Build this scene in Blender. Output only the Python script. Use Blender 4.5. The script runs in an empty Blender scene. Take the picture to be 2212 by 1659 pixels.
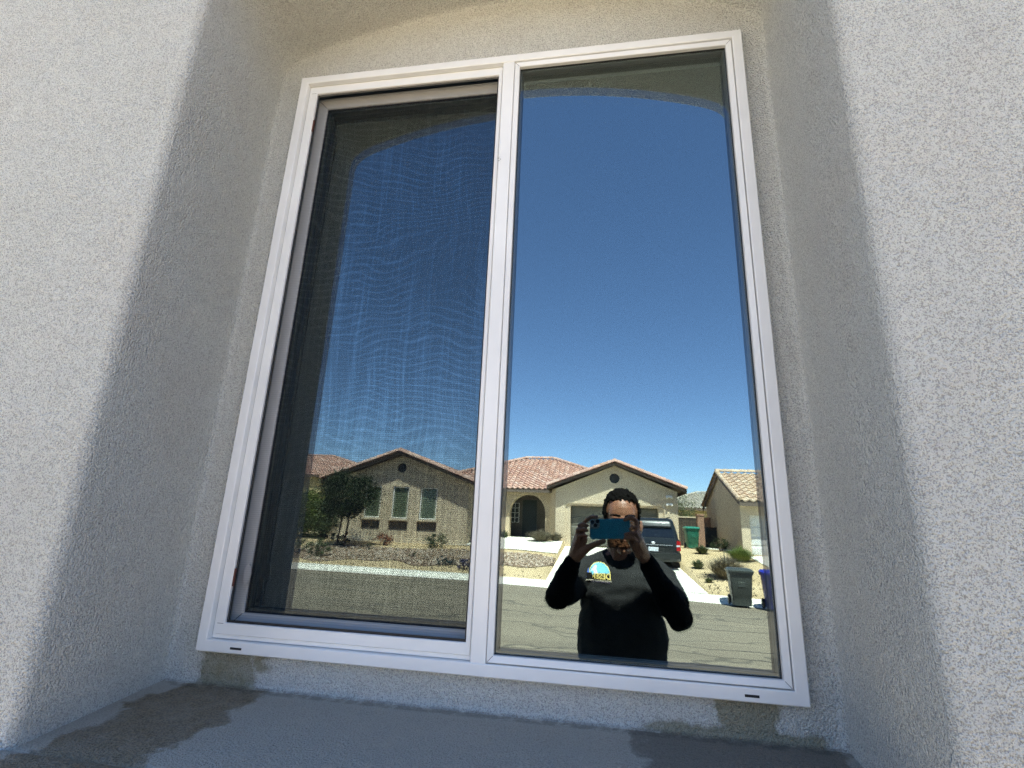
import bpy, bmesh, math, random
from math import radians as R, sin, cos, pi
from mathutils import Vector, Matrix, Euler, noise
from mathutils.geometry import tessellate_polygon
from mathutils.bvhtree import BVHTree

scene = bpy.context.scene
col = scene.collection
random.seed(7)
D = 1.065          # camera to the outer pane (the pane is the plane y = 0, outdoors is -y)
HC = 1.95          # camera above the road

# ------------------------------------------------------------------ camera
CX = Vector((0.98667348, 0.15768298, 0.04014376)); CU = Vector((0.00345931, -0.2669882, 0.96369359))
CF = Vector((-0.16267598, 0.95071204, 0.26397565)); CAM = Vector((0, -D, HC))
cam_d = bpy.data.cameras.new('camera'); cam = bpy.data.objects.new('camera', cam_d); col.objects.link(cam)
mw = Matrix((CX, CU, -CF)).transposed().to_4x4(); mw.translation = CAM; cam.matrix_world = mw
cam_d.sensor_width = 36; cam_d.lens = 36 * 1085 / 2212; cam_d.clip_start = 0.004; cam_d.clip_end = 9000
scene.camera = cam

# ------------------------------------------------------------------ sky, sun, exposure
SUN = Vector((0.25, 1.0, 2.05)).normalized()
EL = math.asin(SUN.z); AZ = math.atan2(SUN.x, SUN.y)
w = bpy.data.worlds.new('World'); scene.world = w; w.use_nodes = True
nt = w.node_tree; bg = nt.nodes['Background']; sk = nt.nodes.new('ShaderNodeTexSky')
sk.sky_type = 'NISHITA'; sk.sun_disc = False; sk.sun_elevation = EL; sk.sun_rotation = AZ
sk.altitude = 1600; sk.air_density = 0.95; sk.dust_density = 0.2; sk.ozone_density = 4.2
nt.links.new(sk.outputs[0], bg.inputs[0]); bg.inputs[1].default_value = 0.086
sd = bpy.data.lights.new('sun', 'SUN'); so = bpy.data.objects.new('sun', sd); col.objects.link(so)
sd.energy = 4.6; sd.angle = R(0.53); sd.color = (1, 0.93, 0.82); so.rotation_euler = SUN.to_track_quat('Z', 'Y').to_euler()
so.location = (0, -8, 30)
scene.view_settings.view_transform = 'Standard'; scene.view_settings.look = 'None'
scene.view_settings.gamma = 1; scene.view_settings.exposure = 2.32
cy = scene.cycles; cy.max_bounces = 14; cy.diffuse_bounces = 5; cy.glossy_bounces = 6; cy.transparent_max_bounces = 24
cy.caustics_reflective = False; cy.caustics_refractive = False; cy.sample_clamp_indirect = 6
cy.use_denoising = True; cy.denoiser = 'OPENIMAGEDENOISE'; cy.denoising_input_passes = 'RGB_ALBEDO_NORMAL'; cy.denoising_prefilter = 'NONE'

# ------------------------------------------------------------------ mesh helper
class MB:
    def __init__(s): s.v = []; s.f = []; s.uv = []; s.mi = []; s.cur = 0; s.hasuv = False
    def face(s, pts, uv=None):
        n = len(s.v); s.v += [tuple(p) for p in pts]; s.f.append(tuple(range(n, n + len(pts))))
        s.mi.append(s.cur); s.uv.append(uv)
        if uv: s.hasuv = True
    def raw(s, verts, faces):
        n = len(s.v); s.v += [tuple(p) for p in verts]
        for f in faces: s.f.append(tuple(i + n for i in f)); s.mi.append(s.cur); s.uv.append(None)
    def box(s, x0, x1, y0, y1, z0, z1):
        s.raw([(x0,y0,z0),(x1,y0,z0),(x1,y1,z0),(x0,y1,z0),(x0,y0,z1),(x1,y0,z1),(x1,y1,z1),(x0,y1,z1)],
              [(0,3,2,1),(4,5,6,7),(0,1,5,4),(1,2,6,5),(2,3,7,6),(3,0,4,7)])
    def prism(s, a, b):
        """two equal loops joined by a skin, with caps"""
        n = len(a); vs = list(a) + list(b)
        fs = [(i, (i+1) % n, n + (i+1) % n, n + i) for i in range(n)] + [tuple(range(n-1, -1, -1)), tuple(range(n, 2*n))]
        s.raw(vs, fs)
    def loft(s, loops, cap=True, closed=True):
        n = len(loops[0]); vs = [p for l in loops for p in l]; fs = []
        for k in range(len(loops) - 1):
            for i in range(n if closed else n - 1):
                j = (i + 1) % n; fs.append((k*n+i, k*n+j, (k+1)*n+j, (k+1)*n+i))
        if cap and closed: fs += [tuple(range(n-1, -1, -1)), tuple(range((len(loops)-1)*n, len(loops)*n))]
        s.raw(vs, fs)
    def tube(s, pts, rads, n=10, caps=True):
        """round tube through points, hemispherical ends"""
        pts = [Vector(p) for p in pts]; loops = []
        if not hasattr(rads, '__len__'): rads = [rads] * len(pts)
        for i, p in enumerate(pts):
            d = (pts[min(i+1, len(pts)-1)] - pts[max(i-1, 0)])
            if d.length < 1e-9: d = Vector((0, 0, 1))
            d.normalize()
            a = d.cross(Vector((0, 0, 1)) if abs(d.z) < .9 else Vector((1, 0, 0))).normalized(); b = d.cross(a)
            if i == 0 and caps:
                for t in (80, 45, 20): loops.append([p - d*rads[i]*sin(R(t)) + (a*cos(2*pi*k/n) + b*sin(2*pi*k/n))*rads[i]*cos(R(t)) for k in range(n)])
            loops.append([p + (a*cos(2*pi*k/n) + b*sin(2*pi*k/n))*rads[i] for k in range(n)])
            if i == len(pts)-1 and caps:
                for t in (20, 45, 80): loops.append([p + d*rads[i]*sin(R(t)) + (a*cos(2*pi*k/n) + b*sin(2*pi*k/n))*rads[i]*cos(R(t)) for k in range(n)])
        s.loft(loops)
    def ell(s, c, r, rot=None, n=16, m=10):
        c = Vector(c); vs = []; fs = []
        for i in range(1, m):
            t = pi*i/m
            for k in range(n):
                v = Vector((r[0]*sin(t)*cos(2*pi*k/n), r[1]*sin(t)*sin(2*pi*k/n), r[2]*cos(t)))
                if rot: v = rot @ v
                vs.append(c + v)
        top = Vector((0, 0, r[2])); 
        if rot: top = rot @ top
        vs += [c + top, c - top]; T = len(vs)-2; B = T+1
        for i in range(m-2):
            for k in range(n): fs.append((i*n+k, (i+1)*n+k, (i+1)*n+(k+1) % n, i*n+(k+1) % n))
        for k in range(n): fs.append((T, k, (k+1) % n)); fs.append((B, (m-2)*n+(k+1) % n, (m-2)*n+k))
        s.raw(vs, fs)
    def build(s, name, mats, parent=None, smooth=False, loc=None):
        me = bpy.data.meshes.new(name); me.from_pydata(s.v, [], s.f)
        if not isinstance(mats, (list, tuple)): mats = [mats]
        for m in mats: me.materials.append(m)
        if len(mats) > 1: me.polygons.foreach_set('material_index', s.mi)
        if s.hasuv:
            ul = me.uv_layers.new(name='UVMap'); k = 0
            for f, u in zip(s.f, s.uv):
                for j in range(len(f)): ul.data[k+j].uv = u[j] if u else (0, 0)
                k += len(f)
        me.validate(); me.update()
        if smooth: me.shade_smooth()
        o = bpy.data.objects.new(name, me); col.objects.link(o)
        if parent:
            o.parent = parent; o.matrix_parent_inverse = Matrix.Identity(4)
            wm = parent.matrix_basis.copy() if not parent.parent else parent.parent.matrix_basis @ parent.matrix_basis
            o.matrix_basis = wm.inverted() if loc is None else wm.inverted()
        return o
def tag(o, label=None, cat=None, group=None, kind=None):
    if label: o['label'] = label
    if cat: o['category'] = cat
    if group: o['group'] = group
    if kind: o['kind'] = kind
    return o
def thing(name, label, cat, loc, group=None):
    """an Empty at the thing's base; its parts are built in world coordinates and keep their place"""
    o = bpy.data.objects.new(name, None); col.objects.link(o); o.location = loc; o.empty_display_size = .2
    return tag(o, label, cat, group)
def fix_normals(o, ang=None):
    bm = bmesh.new(); bm.from_mesh(o.data); bmesh.ops.remove_doubles(bm, verts=bm.verts, dist=1e-5)
    bmesh.ops.recalc_face_normals(bm, faces=bm.faces); bm.to_mesh(o.data); bm.free()
    if ang: 
        o.data.shade_smooth()
        try: o.data.set_sharp_from_angle(angle=R(ang))
        except Exception: pass
    return o
def remesh(o, vox, smooth_it=2, disp=None):
    m = o.modifiers.new('r', 'REMESH'); m.mode = 'VOXEL'; m.voxel_size = vox; m.use_smooth_shade = True
    if smooth_it:
        s2 = o.modifiers.new('s', 'SMOOTH'); s2.factor = .5; s2.iterations = smooth_it
    dg = bpy.context.evaluated_depsgraph_get(); dg.update()
    me = bpy.data.meshes.new_from_object(o.evaluated_get(dg)); o.modifiers.clear(); old = o.data; o.data = me
    me.name = old.name
    if disp:
        me.calc_loop_triangles(); nrm = [v.normal.copy() for v in me.vertices]
        for v, nn in zip(me.vertices, nrm): v.co += nn * disp(v.co)
        me.update()
    me.shade_smooth(); return o

# ------------------------------------------------------------------ materials
class NT:
    def __init__(s, name):
        s.m = bpy.data.materials.new(name); s.m.use_nodes = True; s.t = s.m.node_tree; s.b = s.t.nodes['Principled BSDF']
        s.out = s.t.nodes['Material Output']
    def n(s, ty, **kw):
        nd = s.t.nodes.new(ty)
        for k, v in kw.items(): setattr(nd, k, v)
        return nd
    def l(s, a, b): s.t.links.new(a, b)
    def pos(s, obj=False):
        return s.n('ShaderNodeTexCoord').outputs['Object'] if obj else s.n('ShaderNodeNewGeometry').outputs['Position']
    def noise(s, scale, detail=3, rough=.6, vec=None, dist=0):
        nd = s.n('ShaderNodeTexNoise'); nd.inputs['Scale'].default_value = scale; nd.inputs['Detail'].default_value = detail
        nd.inputs['Roughness'].default_value = rough; nd.inputs['Distortion'].default_value = dist
        s.l(vec if vec else s.pos(), nd.inputs['Vector']); return nd.outputs['Fac']
    def ramp(s, fac, stops):
        r = s.n('ShaderNodeValToRGB'); e = r.color_ramp.elements
        while len(e) < len(stops): e.new(.5)
        for k, (p, c) in enumerate(stops):
            e[k].position = p; e[k].color = (*c, 1) if hasattr(c, '__len__') else (c, c, c, 1)
        s.l(fac, r.inputs[0]); return r.outputs[0]
    def mixc(s, fac, a, b, mode='MIX'):
        m = s.n('ShaderNodeMix', data_type='RGBA', blend_type=mode)
        for sock, v in ((m.inputs['Factor'], fac), (m.inputs['A'], a), (m.inputs['B'], b)):
            if hasattr(v, 'is_linked'): s.l(v, sock)
            elif hasattr(v, '__len__'): sock.default_value = (*v, 1)
            else: sock.default_value = v
        return m.outputs['Result']
    def math(s, op, a, b=None, c=None, clamp=False):
        m = s.n('ShaderNodeMath', operation=op, use_clamp=clamp)
        for k, v in enumerate((a, b, c)):
            if v is None: continue
            if hasattr(v, 'is_linked'): s.l(v, m.inputs[k])
            else: m.inputs[k].default_value = v
        return m.outputs[0]
    def sstep(s, v, lo, hi):
        m = s.n('ShaderNodeMapRange', interpolation_type='SMOOTHSTEP'); s.l(v, m.inputs[0])
        m.inputs[1].default_value = lo; m.inputs[2].default_value = hi; return m.outputs[0]
    def bump(s, h, strength, dist):
        b = s.n('ShaderNodeBump'); b.inputs['Strength'].default_value = strength; b.inputs['Distance'].default_value = dist
        s.l(h, b.inputs['Height']); s.l(b.outputs[0], s.b.inputs['Normal'])
    def base(s, c):
        if hasattr(c, 'is_linked'): s.l(c, s.b.inputs['Base Color'])
        else: s.b.inputs['Base Color'].default_value = (*c, 1)
    def rough(s, r, spec=None):
        s.b.inputs['Roughness'].default_value = r
        if spec is not None: s.b.inputs['Specular IOR Level'].default_value = spec
def simple(name, c, rough=.6, spec=.4, metal=0, var=0, vs=20, bump=0, bs=60, bd=.002, coat=0):
    t = NT(name); t.rough(rough, spec); t.b.inputs['Metallic'].default_value = metal
    if coat: t.b.inputs['Coat Weight'].default_value = coat; t.b.inputs['Coat Roughness'].default_value = .04
    if var:
        f = t.noise(vs, 4); d = [max(0, x*(1-var)) for x in c]; b = [min(1, x*(1+var)) for x in c]
        t.base(t.ramp(f, [(.3, d), (.7, b)]))
    else: t.base(c)
    if bump: t.bump(t.noise(bs, 4), bump, bd)
    return t.m

def own_stucco():
    t = NT('window_wall_stucco'); t.rough(.95, .15)
    p = t.pos(); sx = t.n('ShaderNodeSeparateXYZ'); t.l(p, sx.inputs[0]); X, Y, Z = sx.outputs
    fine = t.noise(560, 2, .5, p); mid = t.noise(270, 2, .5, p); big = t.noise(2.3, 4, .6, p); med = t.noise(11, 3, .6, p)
    tone = t.ramp(big, [(.3, (.665, .66, .60)), (.55, (.70, .70, .645)), (.75, (.69, .67, .605))])
    tone = t.mixc(t.math('MULTIPLY', t.sstep(med, .5, .75), .35), tone, (.63, .60, .545))
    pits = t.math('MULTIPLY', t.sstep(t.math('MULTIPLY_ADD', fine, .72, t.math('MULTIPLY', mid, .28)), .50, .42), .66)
    tone = t.mixc(pits, tone, (.27, .26, .235))  # pits darkened in the colour: painted shade, with dirt caught in them
    # top face of the sill: darker tan than the walls
    up = t.n('ShaderNodeSeparateXYZ'); t.l(t.n('ShaderNodeNewGeometry').outputs['True Normal'], up.inputs[0])
    sill = t.sstep(up.outputs[2], .75, .95)
    tone = t.mixc(t.math('MULTIPLY', sill, .85), tone, t.mixc(pits, (.50, .445, .355), (.36, .32, .26)))
    # water stains below the two weep holes
    n1 = t.noise(14, 4, .6, p); n2 = t.noise(38, 3, .6, p)
    Xd = t.math('ADD', X, t.math('ADD', t.math('MULTIPLY_ADD', n1, .13, -.065), t.math('MULTIPLY_ADD', n2, .03, -.015)))
    def band(v, lo, hi, s): return t.math('MULTIPLY', t.sstep(v, lo-s, lo+s), t.sstep(v, hi+s, hi-s))
    Zd = t.math('ADD', Z, t.math('MULTIPLY_ADD', n1, .05, -.025))
    low = t.sstep(Z, 1.668, 1.660)
    mask = t.math('MULTIPLY', band(Xd, -.822, -.690, .010), low)
    mask = t.math('MAXIMUM', mask, t.math('MULTIPLY', band(Xd, -.690, -.655, .012), t.math('MULTIPLY', low, t.sstep(Zd, 1.626, 1.640))))
    mask = t.math('MAXIMUM', mask, t.math('MULTIPLY', band(Xd, -.838, -.650, .010), sill))
    m2 = t.math('MULTIPLY', band(Xd, .212, .315, .008), low)
    m2 = t.math('MAXIMUM', m2, t.math('MULTIPLY', band(Xd, .10, .395, .012), t.sstep(Zd, 1.625, 1.613)))
    m2 = t.math('MAXIMUM', m2, t.math('MULTIPLY', band(Xd, .065, .41, .01), sill))
    front = t.sstep(Y, -.43, -.42)
    mask = t.math('MULTIPLY', mask, front); m2 = t.math('MULTIPLY', m2, front)
    wall_st = t.mixc(pits, (.29, .265, .16), (.13, .115, .075)); sill_st = t.mixc(t.sstep(mid, .58, .42), (.30, .225, .13), (.17, .13, .08))
    st = t.mixc(sill, wall_st, sill_st)
    tone = t.mixc(t.math('MULTIPLY', t.math('MULTIPLY', mask, t.math('MULTIPLY_ADD', n2, .7, .55)), .88, clamp=True), tone, st)
    tone = t.mixc(t.math('MULTIPLY', m2, .80), tone, t.mixc(sill, wall_st, t.mixc(pits, (.22, .195, .155), (.14, .12, .09))))
    # grime line where the sill meets the back of the niche
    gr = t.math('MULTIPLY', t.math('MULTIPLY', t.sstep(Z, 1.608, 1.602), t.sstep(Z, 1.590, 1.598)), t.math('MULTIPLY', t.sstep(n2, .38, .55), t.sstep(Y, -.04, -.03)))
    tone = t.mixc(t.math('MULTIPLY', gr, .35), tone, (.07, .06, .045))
    t.base(tone)
    hgt = t.math('ADD', t.math('MULTIPLY', fine, .30), t.math('MULTIPLY', mid, 1.0))
    hgt = t.math('ADD', hgt, t.math('MULTIPLY', med, 1.0))
    t.bump(hgt, 1.0, .0105)
    return t.m

def far_stucco(name, c):
    t = NT(name); t.rough(.95, .1)
    p = t.pos(); b = t.noise(.8, 4, .6, p); f = t.noise(30, 3, .6, p)
    a = t.ramp(b, [(.3, [x*.9 for x in c]), (.7, [min(1, x*1.06) for x in c])])
    t.base(t.mixc(t.math('MULTIPLY', t.sstep(f, .55, .35), .3), a, [x*.7 for x in c])); t.bump(f, .6, .006); return t.m

def tile_mat(name, cols):
    t = NT(name); t.rough(.85, .2)
    uv = t.n('ShaderNodeUVMap').outputs[0]; fl = t.n('ShaderNodeVectorMath', operation='FLOOR'); t.l(uv, fl.inputs[0])
    wn = t.n('ShaderNodeTexWhiteNoise', noise_dimensions='2D'); t.l(fl.outputs[0], wn.inputs['Vector'])
    k = len(cols); a = t.ramp(wn.outputs['Value'], [((i+.5)/k, c) for i, c in enumerate(cols)])
    g = t.noise(6, 4, .7); t.base(t.mixc(t.math('MULTIPLY', g, .22), a, (.20, .14, .10), 'MIX')); return t.m

def glass_mat(name, r0, edge, tint, col_t):
    """one pane: Fresnel share of a sharp reflection, the rest seen through"""
    t = NT(name); t.t.nodes.remove(t.b)
    g = t.n('ShaderNodeBsdfGlossy'); g.inputs['Roughness'].default_value = 0.0; g.inputs['Color'].default_value = (*tint, 1)
    tr = t.n('ShaderNodeBsdfTransparent'); tr.inputs['Color'].default_value = (*col_t, 1)
    lw = t.n('ShaderNodeLayerWeight'); lw.inputs['Blend'].default_value = .5
    f = t.math('MULTIPLY_ADD', t.math('POWER', lw.outputs['Facing'], 5.0), edge, r0, clamp=True)
    mx = t.n('ShaderNodeMixShader'); t.l(f, mx.inputs[0]); t.l(tr.outputs[0], mx.inputs[1]); t.l(g.outputs[0], mx.inputs[2])
    t.l(mx.outputs[0], t.out.inputs[0])
    return t, g

M = {}
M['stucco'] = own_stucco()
M['vinyl'] = simple('white_vinyl', (.72, .715, .69), .36, .5, var=.08, vs=3.5, bump=.06, bs=400, bd=.001)
M['vinyl_dull'] = simple('weathered_vinyl', (.72, .715, .70), .4, .5, var=.05, vs=12)
M['gasket'] = simple('black_gasket', (.012, .013, .015), .5, .3)
M['joint'] = simple('dark_sealant_joint', (.045, .042, .038), .9, .1, var=.5, vs=120)
M['spacer'] = simple('dark_pane_spacer', (.06, .065, .065), .45, .4)
M['tab'] = simple('brown_plastic_tab', (.09, .03, .02), .5)
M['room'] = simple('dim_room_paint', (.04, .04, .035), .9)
M['blind'] = simple('room_floor', (.10, .08, .06), .8)
gt, gg = glass_mat('outer_glass', .09, .55, (.80, .92, 1.0), (.90, .95, .91)); M['glass1'] = gt.m
gt2, gg2 = glass_mat('coated_inner_glass', .30, .45, (.79, .91, 1.0), (.30, .34, .32))
nn = gt2.noise(1.6, 1, .4); bb = gt2.n('ShaderNodeBump'); bb.inputs['Strength'].default_value = 1; bb.inputs['Distance'].default_value = .00055
gt2.l(nn, bb.inputs['Height']); gt2.l(bb.outputs[0], gg2.inputs['Normal']); M['glass2'] = gt2.m

def mesh_screen():
    t = NT('insect_screen_mesh'); t.t.nodes.remove(t.b)
    d = t.n('ShaderNodeBsdfDiffuse'); d.inputs['Color'].default_value = (.010, .012, .015, 1)
    tr = t.n('ShaderNodeBsdfTransparent'); p = t.pos(); sx = t.n('ShaderNodeSeparateXYZ'); t.l(p, sx.inputs[0]); X, Y, Z = sx.outputs
    # moire of mesh and its reflection, painted into the coverage as wavy lines
    nz = t.noise(2.6, 2, .5, p); nw = t.noise(9, 2, .5, p)
    mp = t.n('ShaderNodeMapping'); mp.inputs['Scale'].default_value = (16, 1, 1.2); t.l(p, mp.inputs[0]); streak = t.noise(2.5, 3, .6, mp.outputs[0])
    warp = t.math('MULTIPLY_ADD', nz, 110.0, t.math('MULTIPLY', nw, 9.0))
    wv = t.math('POWER', t.math('MAXIMUM', t.math('SINE', t.math('ADD', t.math('MULTIPLY', Z, 300.0), warp)), 0.0), 3.0)
    wv2 = t.math('POWER', t.math('MAXIMUM', t.math('SINE', t.math('ADD', t.math('MULTIPLY', X, 420.0), t.math('MULTIPLY', nz, 40.0))), 0.0), 3.0)
    top = t.sstep(Z, 1.9, 2.3); patchy = t.sstep(t.noise(3.3, 2, .5, p), .28, .50)
    cov = t.math('MULTIPLY', t.math('MULTIPLY', wv, patchy), t.math('MULTIPLY_ADD', top, -.14, -.04))
    cov = t.math('ADD', cov, t.math('MULTIPLY', t.math('MULTIPLY', wv2, t.sstep(streak, .36, .55)), -.11))
    cov = t.math('ADD', cov, t.math('MULTIPLY', t.sstep(streak, .50, .72), -.12))
    def inb(v, a_, b_): return t.math('MULTIPLY', t.sstep(v, a_-.004, a_+.004), t.sstep(v, b_+.004, b_-.004))
    cov = t.math('MULTIPLY', cov, t.math('MULTIPLY', inb(X, -.737, 1.0), inb(Z, 1.743, 3.045)))
    th = t.math('SINE', t.math('MULTIPLY', Z, 2*pi/.0046)); cov = t.math('ADD', cov, t.math('MULTIPLY', th, .045))
    cov = t.math('ADD', cov, .40, clamp=True)
    mx = t.n('ShaderNodeMixShader'); t.l(cov, mx.inputs[0]); t.l(tr.outputs[0], mx.inputs[1]); t.l(d.outputs[0], mx.inputs[2])
    t.l(mx.outputs[0], t.out.inputs[0]); return t.m
M['screen'] = mesh_screen()

def ground_mat():
    t = NT('desert_sand'); t.rough(1, .05); p = t.pos()
    b = t.noise(.5, 5, .6, p); f = t.noise(22, 4, .7, p); v = t.n('ShaderNodeTexVoronoi'); v.inputs['Scale'].default_value = 16; t.l(p, v.inputs['Vector'])
    a = t.ramp(b, [(.3, (.50, .38, .21)), (.6, (.62, .48, .28)), (.8, (.54, .41, .24))])
    a = t.mixc(t.math('MULTIPLY', t.sstep(f, .5, .7), .5), a, (.30, .23, .15)); t.base(a)
    t.bump(t.math('ADD', f, v.outputs['Distance']), .7, .03); return t.m
M['sand'] = ground_mat()
M['sand_dark'] = simple('grey_yard_gravel', (.28, .225, .15), 1, .05, var=.3, vs=25, bump=.7, bs=30, bd=.02)
def gravel_mat():
    t = NT('brown_river_gravel'); t.rough(.95, .1); p = t.pos()
    v = t.n('ShaderNodeTexVoronoi'); v.inputs['Scale'].default_value = 9; t.l(p, v.inputs['Vector'])
    wn = t.n('ShaderNodeSeparateColor'); t.l(v.outputs['Color'], wn.inputs[0])
    a = t.ramp(wn.outputs[0], [(.1, (.28, .18, .10)), (.4, (.44, .31, .19)), (.7, (.58, .44, .29)), (.95, (.38, .31, .24))])
    a = t.mixc(t.sstep(v.outputs['Distance'], .35, .6), a, (.10, .075, .05)); t.base(a); t.bump(v.outputs['Distance'], 1, .04); return t.m
M['gravel'] = gravel_mat()
def road_mat():
    t = NT('old_grey_asphalt'); t.rough(.9, .2); p = t.pos()
    mp = t.n('ShaderNodeMapping'); mp.inputs['Scale'].default_value = (.12, 1.0, 1); t.l(p, mp.inputs[0])
    lane = t.noise(.9, 4, .6, mp.outputs[0]); g = t.noise(60, 3, .7, p); b = t.noise(.4, 3, .5, p)
    a = t.ramp(lane, [(.30, (.18, .152, .110)), (.5, (.235, .20, .142)), (.7, (.268, .225, .158))])
    a = t.mixc(t.math('MULTIPLY', t.sstep(b, .45, .7), .35), a, (.185, .165, .125))
    a = t.mixc(t.math('MULTIPLY', t.sstep(g, .5, .65), .35), a, (.10, .10, .09))
    nz = t.n('ShaderNodeTexNoise'); nz.inputs['Scale'].default_value = .7; nz.inputs['Detail'].default_value = 4; t.l(p, nz.inputs['Vector'])
    wp = t.n('ShaderNodeMix', data_type='RGBA', blend_type='ADD'); wp.inputs['Factor'].default_value = 1.6; t.l(mp.outputs[0], wp.inputs['A']); t.l(nz.outputs['Color'], wp.inputs['B'])
    v = t.n('ShaderNodeTexVoronoi', feature='DISTANCE_TO_EDGE'); v.inputs['Scale'].default_value = .55; t.l(wp.outputs['Result'], v.inputs['Vector'])
    a = t.mixc(t.math('MULTIPLY', t.sstep(v.outputs['Distance'], .020, .004), .5), a, (.055, .055, .05)); t.base(a)
    t.bump(g, .4, .006); return t.m
M['road'] = road_mat()
M['concrete'] = simple('pale_concrete', (.82, .79, .66), .9, .2, var=.09, vs=1.7, bump=.3, bs=50)
M['far_wall'] = far_stucco('tan_stucco', (.60, .49, .34)); M['far_trim'] = far_stucco('pale_tan_trim', (.66, .56, .40))
M['far_dark'] = far_stucco('brown_and_porch_shade_stucco', (.16, .14, .115)); M['yellow_wall'] = far_stucco('yellow_stucco', (.46, .40, .22))
M['soft'] = simple('brown_fascia_paint', (.13, .10, .075), .7)
M['tile'] = tile_mat('pink_clay_tile', [(.50, .30, .22), (.57, .35, .27), (.61, .42, .33), (.53, .32, .25), (.65, .47, .38), (.48, .29, .23)])
M['tile2'] = tile_mat('buff_clay_tile', [(.56, .42, .29), (.63, .49, .34), (.52, .38, .27), (.60, .44, .30), (.66, .53, .38)])
M['tile3'] = tile_mat('grey_tan_tile', [(.40, .37, .30), (.47, .44, .36), (.34, .31, .26), (.50, .46, .36)])
M['gdoor'] = simple('brown_garage_door_paint', (.12, .115, .09), .6, var=.06, vs=3)
M['gdoor2'] = simple('white_garage_door_paint', (.62, .62, .58), .5, var=.04, vs=3)
M['dark_door'] = simple('dark_door_paint', (.025, .035, .035), .5)
M['pane_green'] = simple('green_tinted_window', (.085, .115, .065), .12, .7)
M['slat'] = simple('white_shutter_slat', (.30, .33, .23), .5)
M['white_trim'] = simple('white_window_trim', (.85, .83, .76), .5)
M['vent'] = simple('dark_louvre', (.055, .055, .05), .7)
M['brick'] = simple('brown_block', (.30, .18, .12), .9, var=.2, vs=6)
M['iron'] = simple('black_iron', (.02, .02, .02), .5)
M['fence_dark'] = simple('dark_stained_boards', (.06, .05, .04), .8, var=.3, vs=8)
M['bark'] = simple('dark_bark', (.09, .065, .045), .9, var=.3, vs=20)
M['hill'] = simple('haze_blue_grey_hill', (.20, .22, .25), .95, var=.25, vs=.01)  # blue haze of the distance put into the hill colour

def leaf_mat(name, a, b, c):
    t = NT(name); t.rough(.7, .25); oi = t.n('ShaderNodeNewGeometry'); f = oi.outputs['Random Per Island']
    t.base(t.ramp(f, [(.1, a), (.5, b), (.9, c)])); t.b.inputs['Subsurface Weight'].default_value = 0
    return t.m
M['leaf_dark'] = leaf_mat('olive_leaf', (.020, .032, .012), (.035, .05, .02), (.06, .075, .035))
M['leaf_green'] = leaf_mat('bright_green_leaf', (.05, .085, .012), (.09, .13, .02), (.16, .18, .04))
M['leaf_mid'] = leaf_mat('mid_green_leaf', (.05, .07, .03), (.08, .11, .045), (.13, .15, .07))
M['leaf_dry'] = leaf_mat('dry_grey_stem', (.12, .10, .065), (.20, .17, .11), (.27, .24, .17))
M['leaf_red'] = leaf_mat('rusty_leaf', (.18, .06, .035), (.26, .09, .05), (.33, .14, .08))
M['leaf_blue'] = leaf_mat('blue_green_leaf', (.03, .05, .05), (.05, .075, .07), (.09, .12, .11))
M['leaf_purple'] = leaf_mat('purple_flower_leaf', (.05, .04, .10), (.09, .08, .17), (.05, .07, .05))
M['leaf_grass'] = leaf_mat('ornamental_grass_blade', (.10, .15, .03), (.16, .22, .05), (.24, .28, .09))

# ------------------------------------------------------------------ terrain
def gut(x):
    """distance from the camera plane to the road edge across the street"""
    pts = [(-300, 18.2), (-11, 17.6), (-4, 17.2), (-1, 16.65), (3.4, 15.6), (6, 14.8), (12, 13.4), (30, 10.5), (300, 10.5)]
    for (a, ya), (b, yb) in zip(pts, pts[1:]):
        if x <= b: return ya + (yb-ya)*(x-a)/(b-a)
    return pts[-1][1]
DRL, DRR = -1.6, 3.25
def drive_z(yc, x=0): 
    g = gut(x); return min(.80, .12 + max(0, yc - g - .9)*.0636)
def yard_z(x, yc):
    if yc < 6.2: return .30
    if yc < 6.9: return .30 - (yc-6.2)/.7*.18
    g = gut(x)
    if yc < g + .9: return -.05
    s = .12 + (yc - g - .9)*.105
    cap = 1.05 if -7 < x < 8 else .82
    s = min(s, cap) + .035*noise.noise(Vector((x*.8, yc*.8, 3)))*min(1, (yc-g-.9))
    return s
def gz(x, yc):
    if DRL-.001 <= x <= DRR+.001 and yc > gut(x)+.9: return drive_z(yc, x) - .05
    return yard_z(x, yc)
xs = sorted(set([round(-22+.5*i, 3) for i in range(89)] + [-1.62, -1.6, 3.25, 3.27] + [-900, -400, -200, -100, -60, -40, -30, 30, 40, 60, 100, 200, 400, 900]))
def build_sheet(name, xs, ts, zf, m, yf=None):
    b = MB(); n = len(xs)
    vs = [(x, -((yf(x, t) if yf else t) - D), zf(x, yf(x, t) if yf else t)) for t in ts for x in xs]
    fs = [(j*n+i, j*n+i+1, (j+1)*n+i+1, (j+1)*n+i) for j in range(len(ts)-1) for i in range(n-1)]
    b.raw(vs, fs); o = b.build(name, m); fix_normals(o); o.data.shade_smooth()
    if o.data.polygons[0].normal.z < 0: o.data.flip_normals()
    return o
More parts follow.
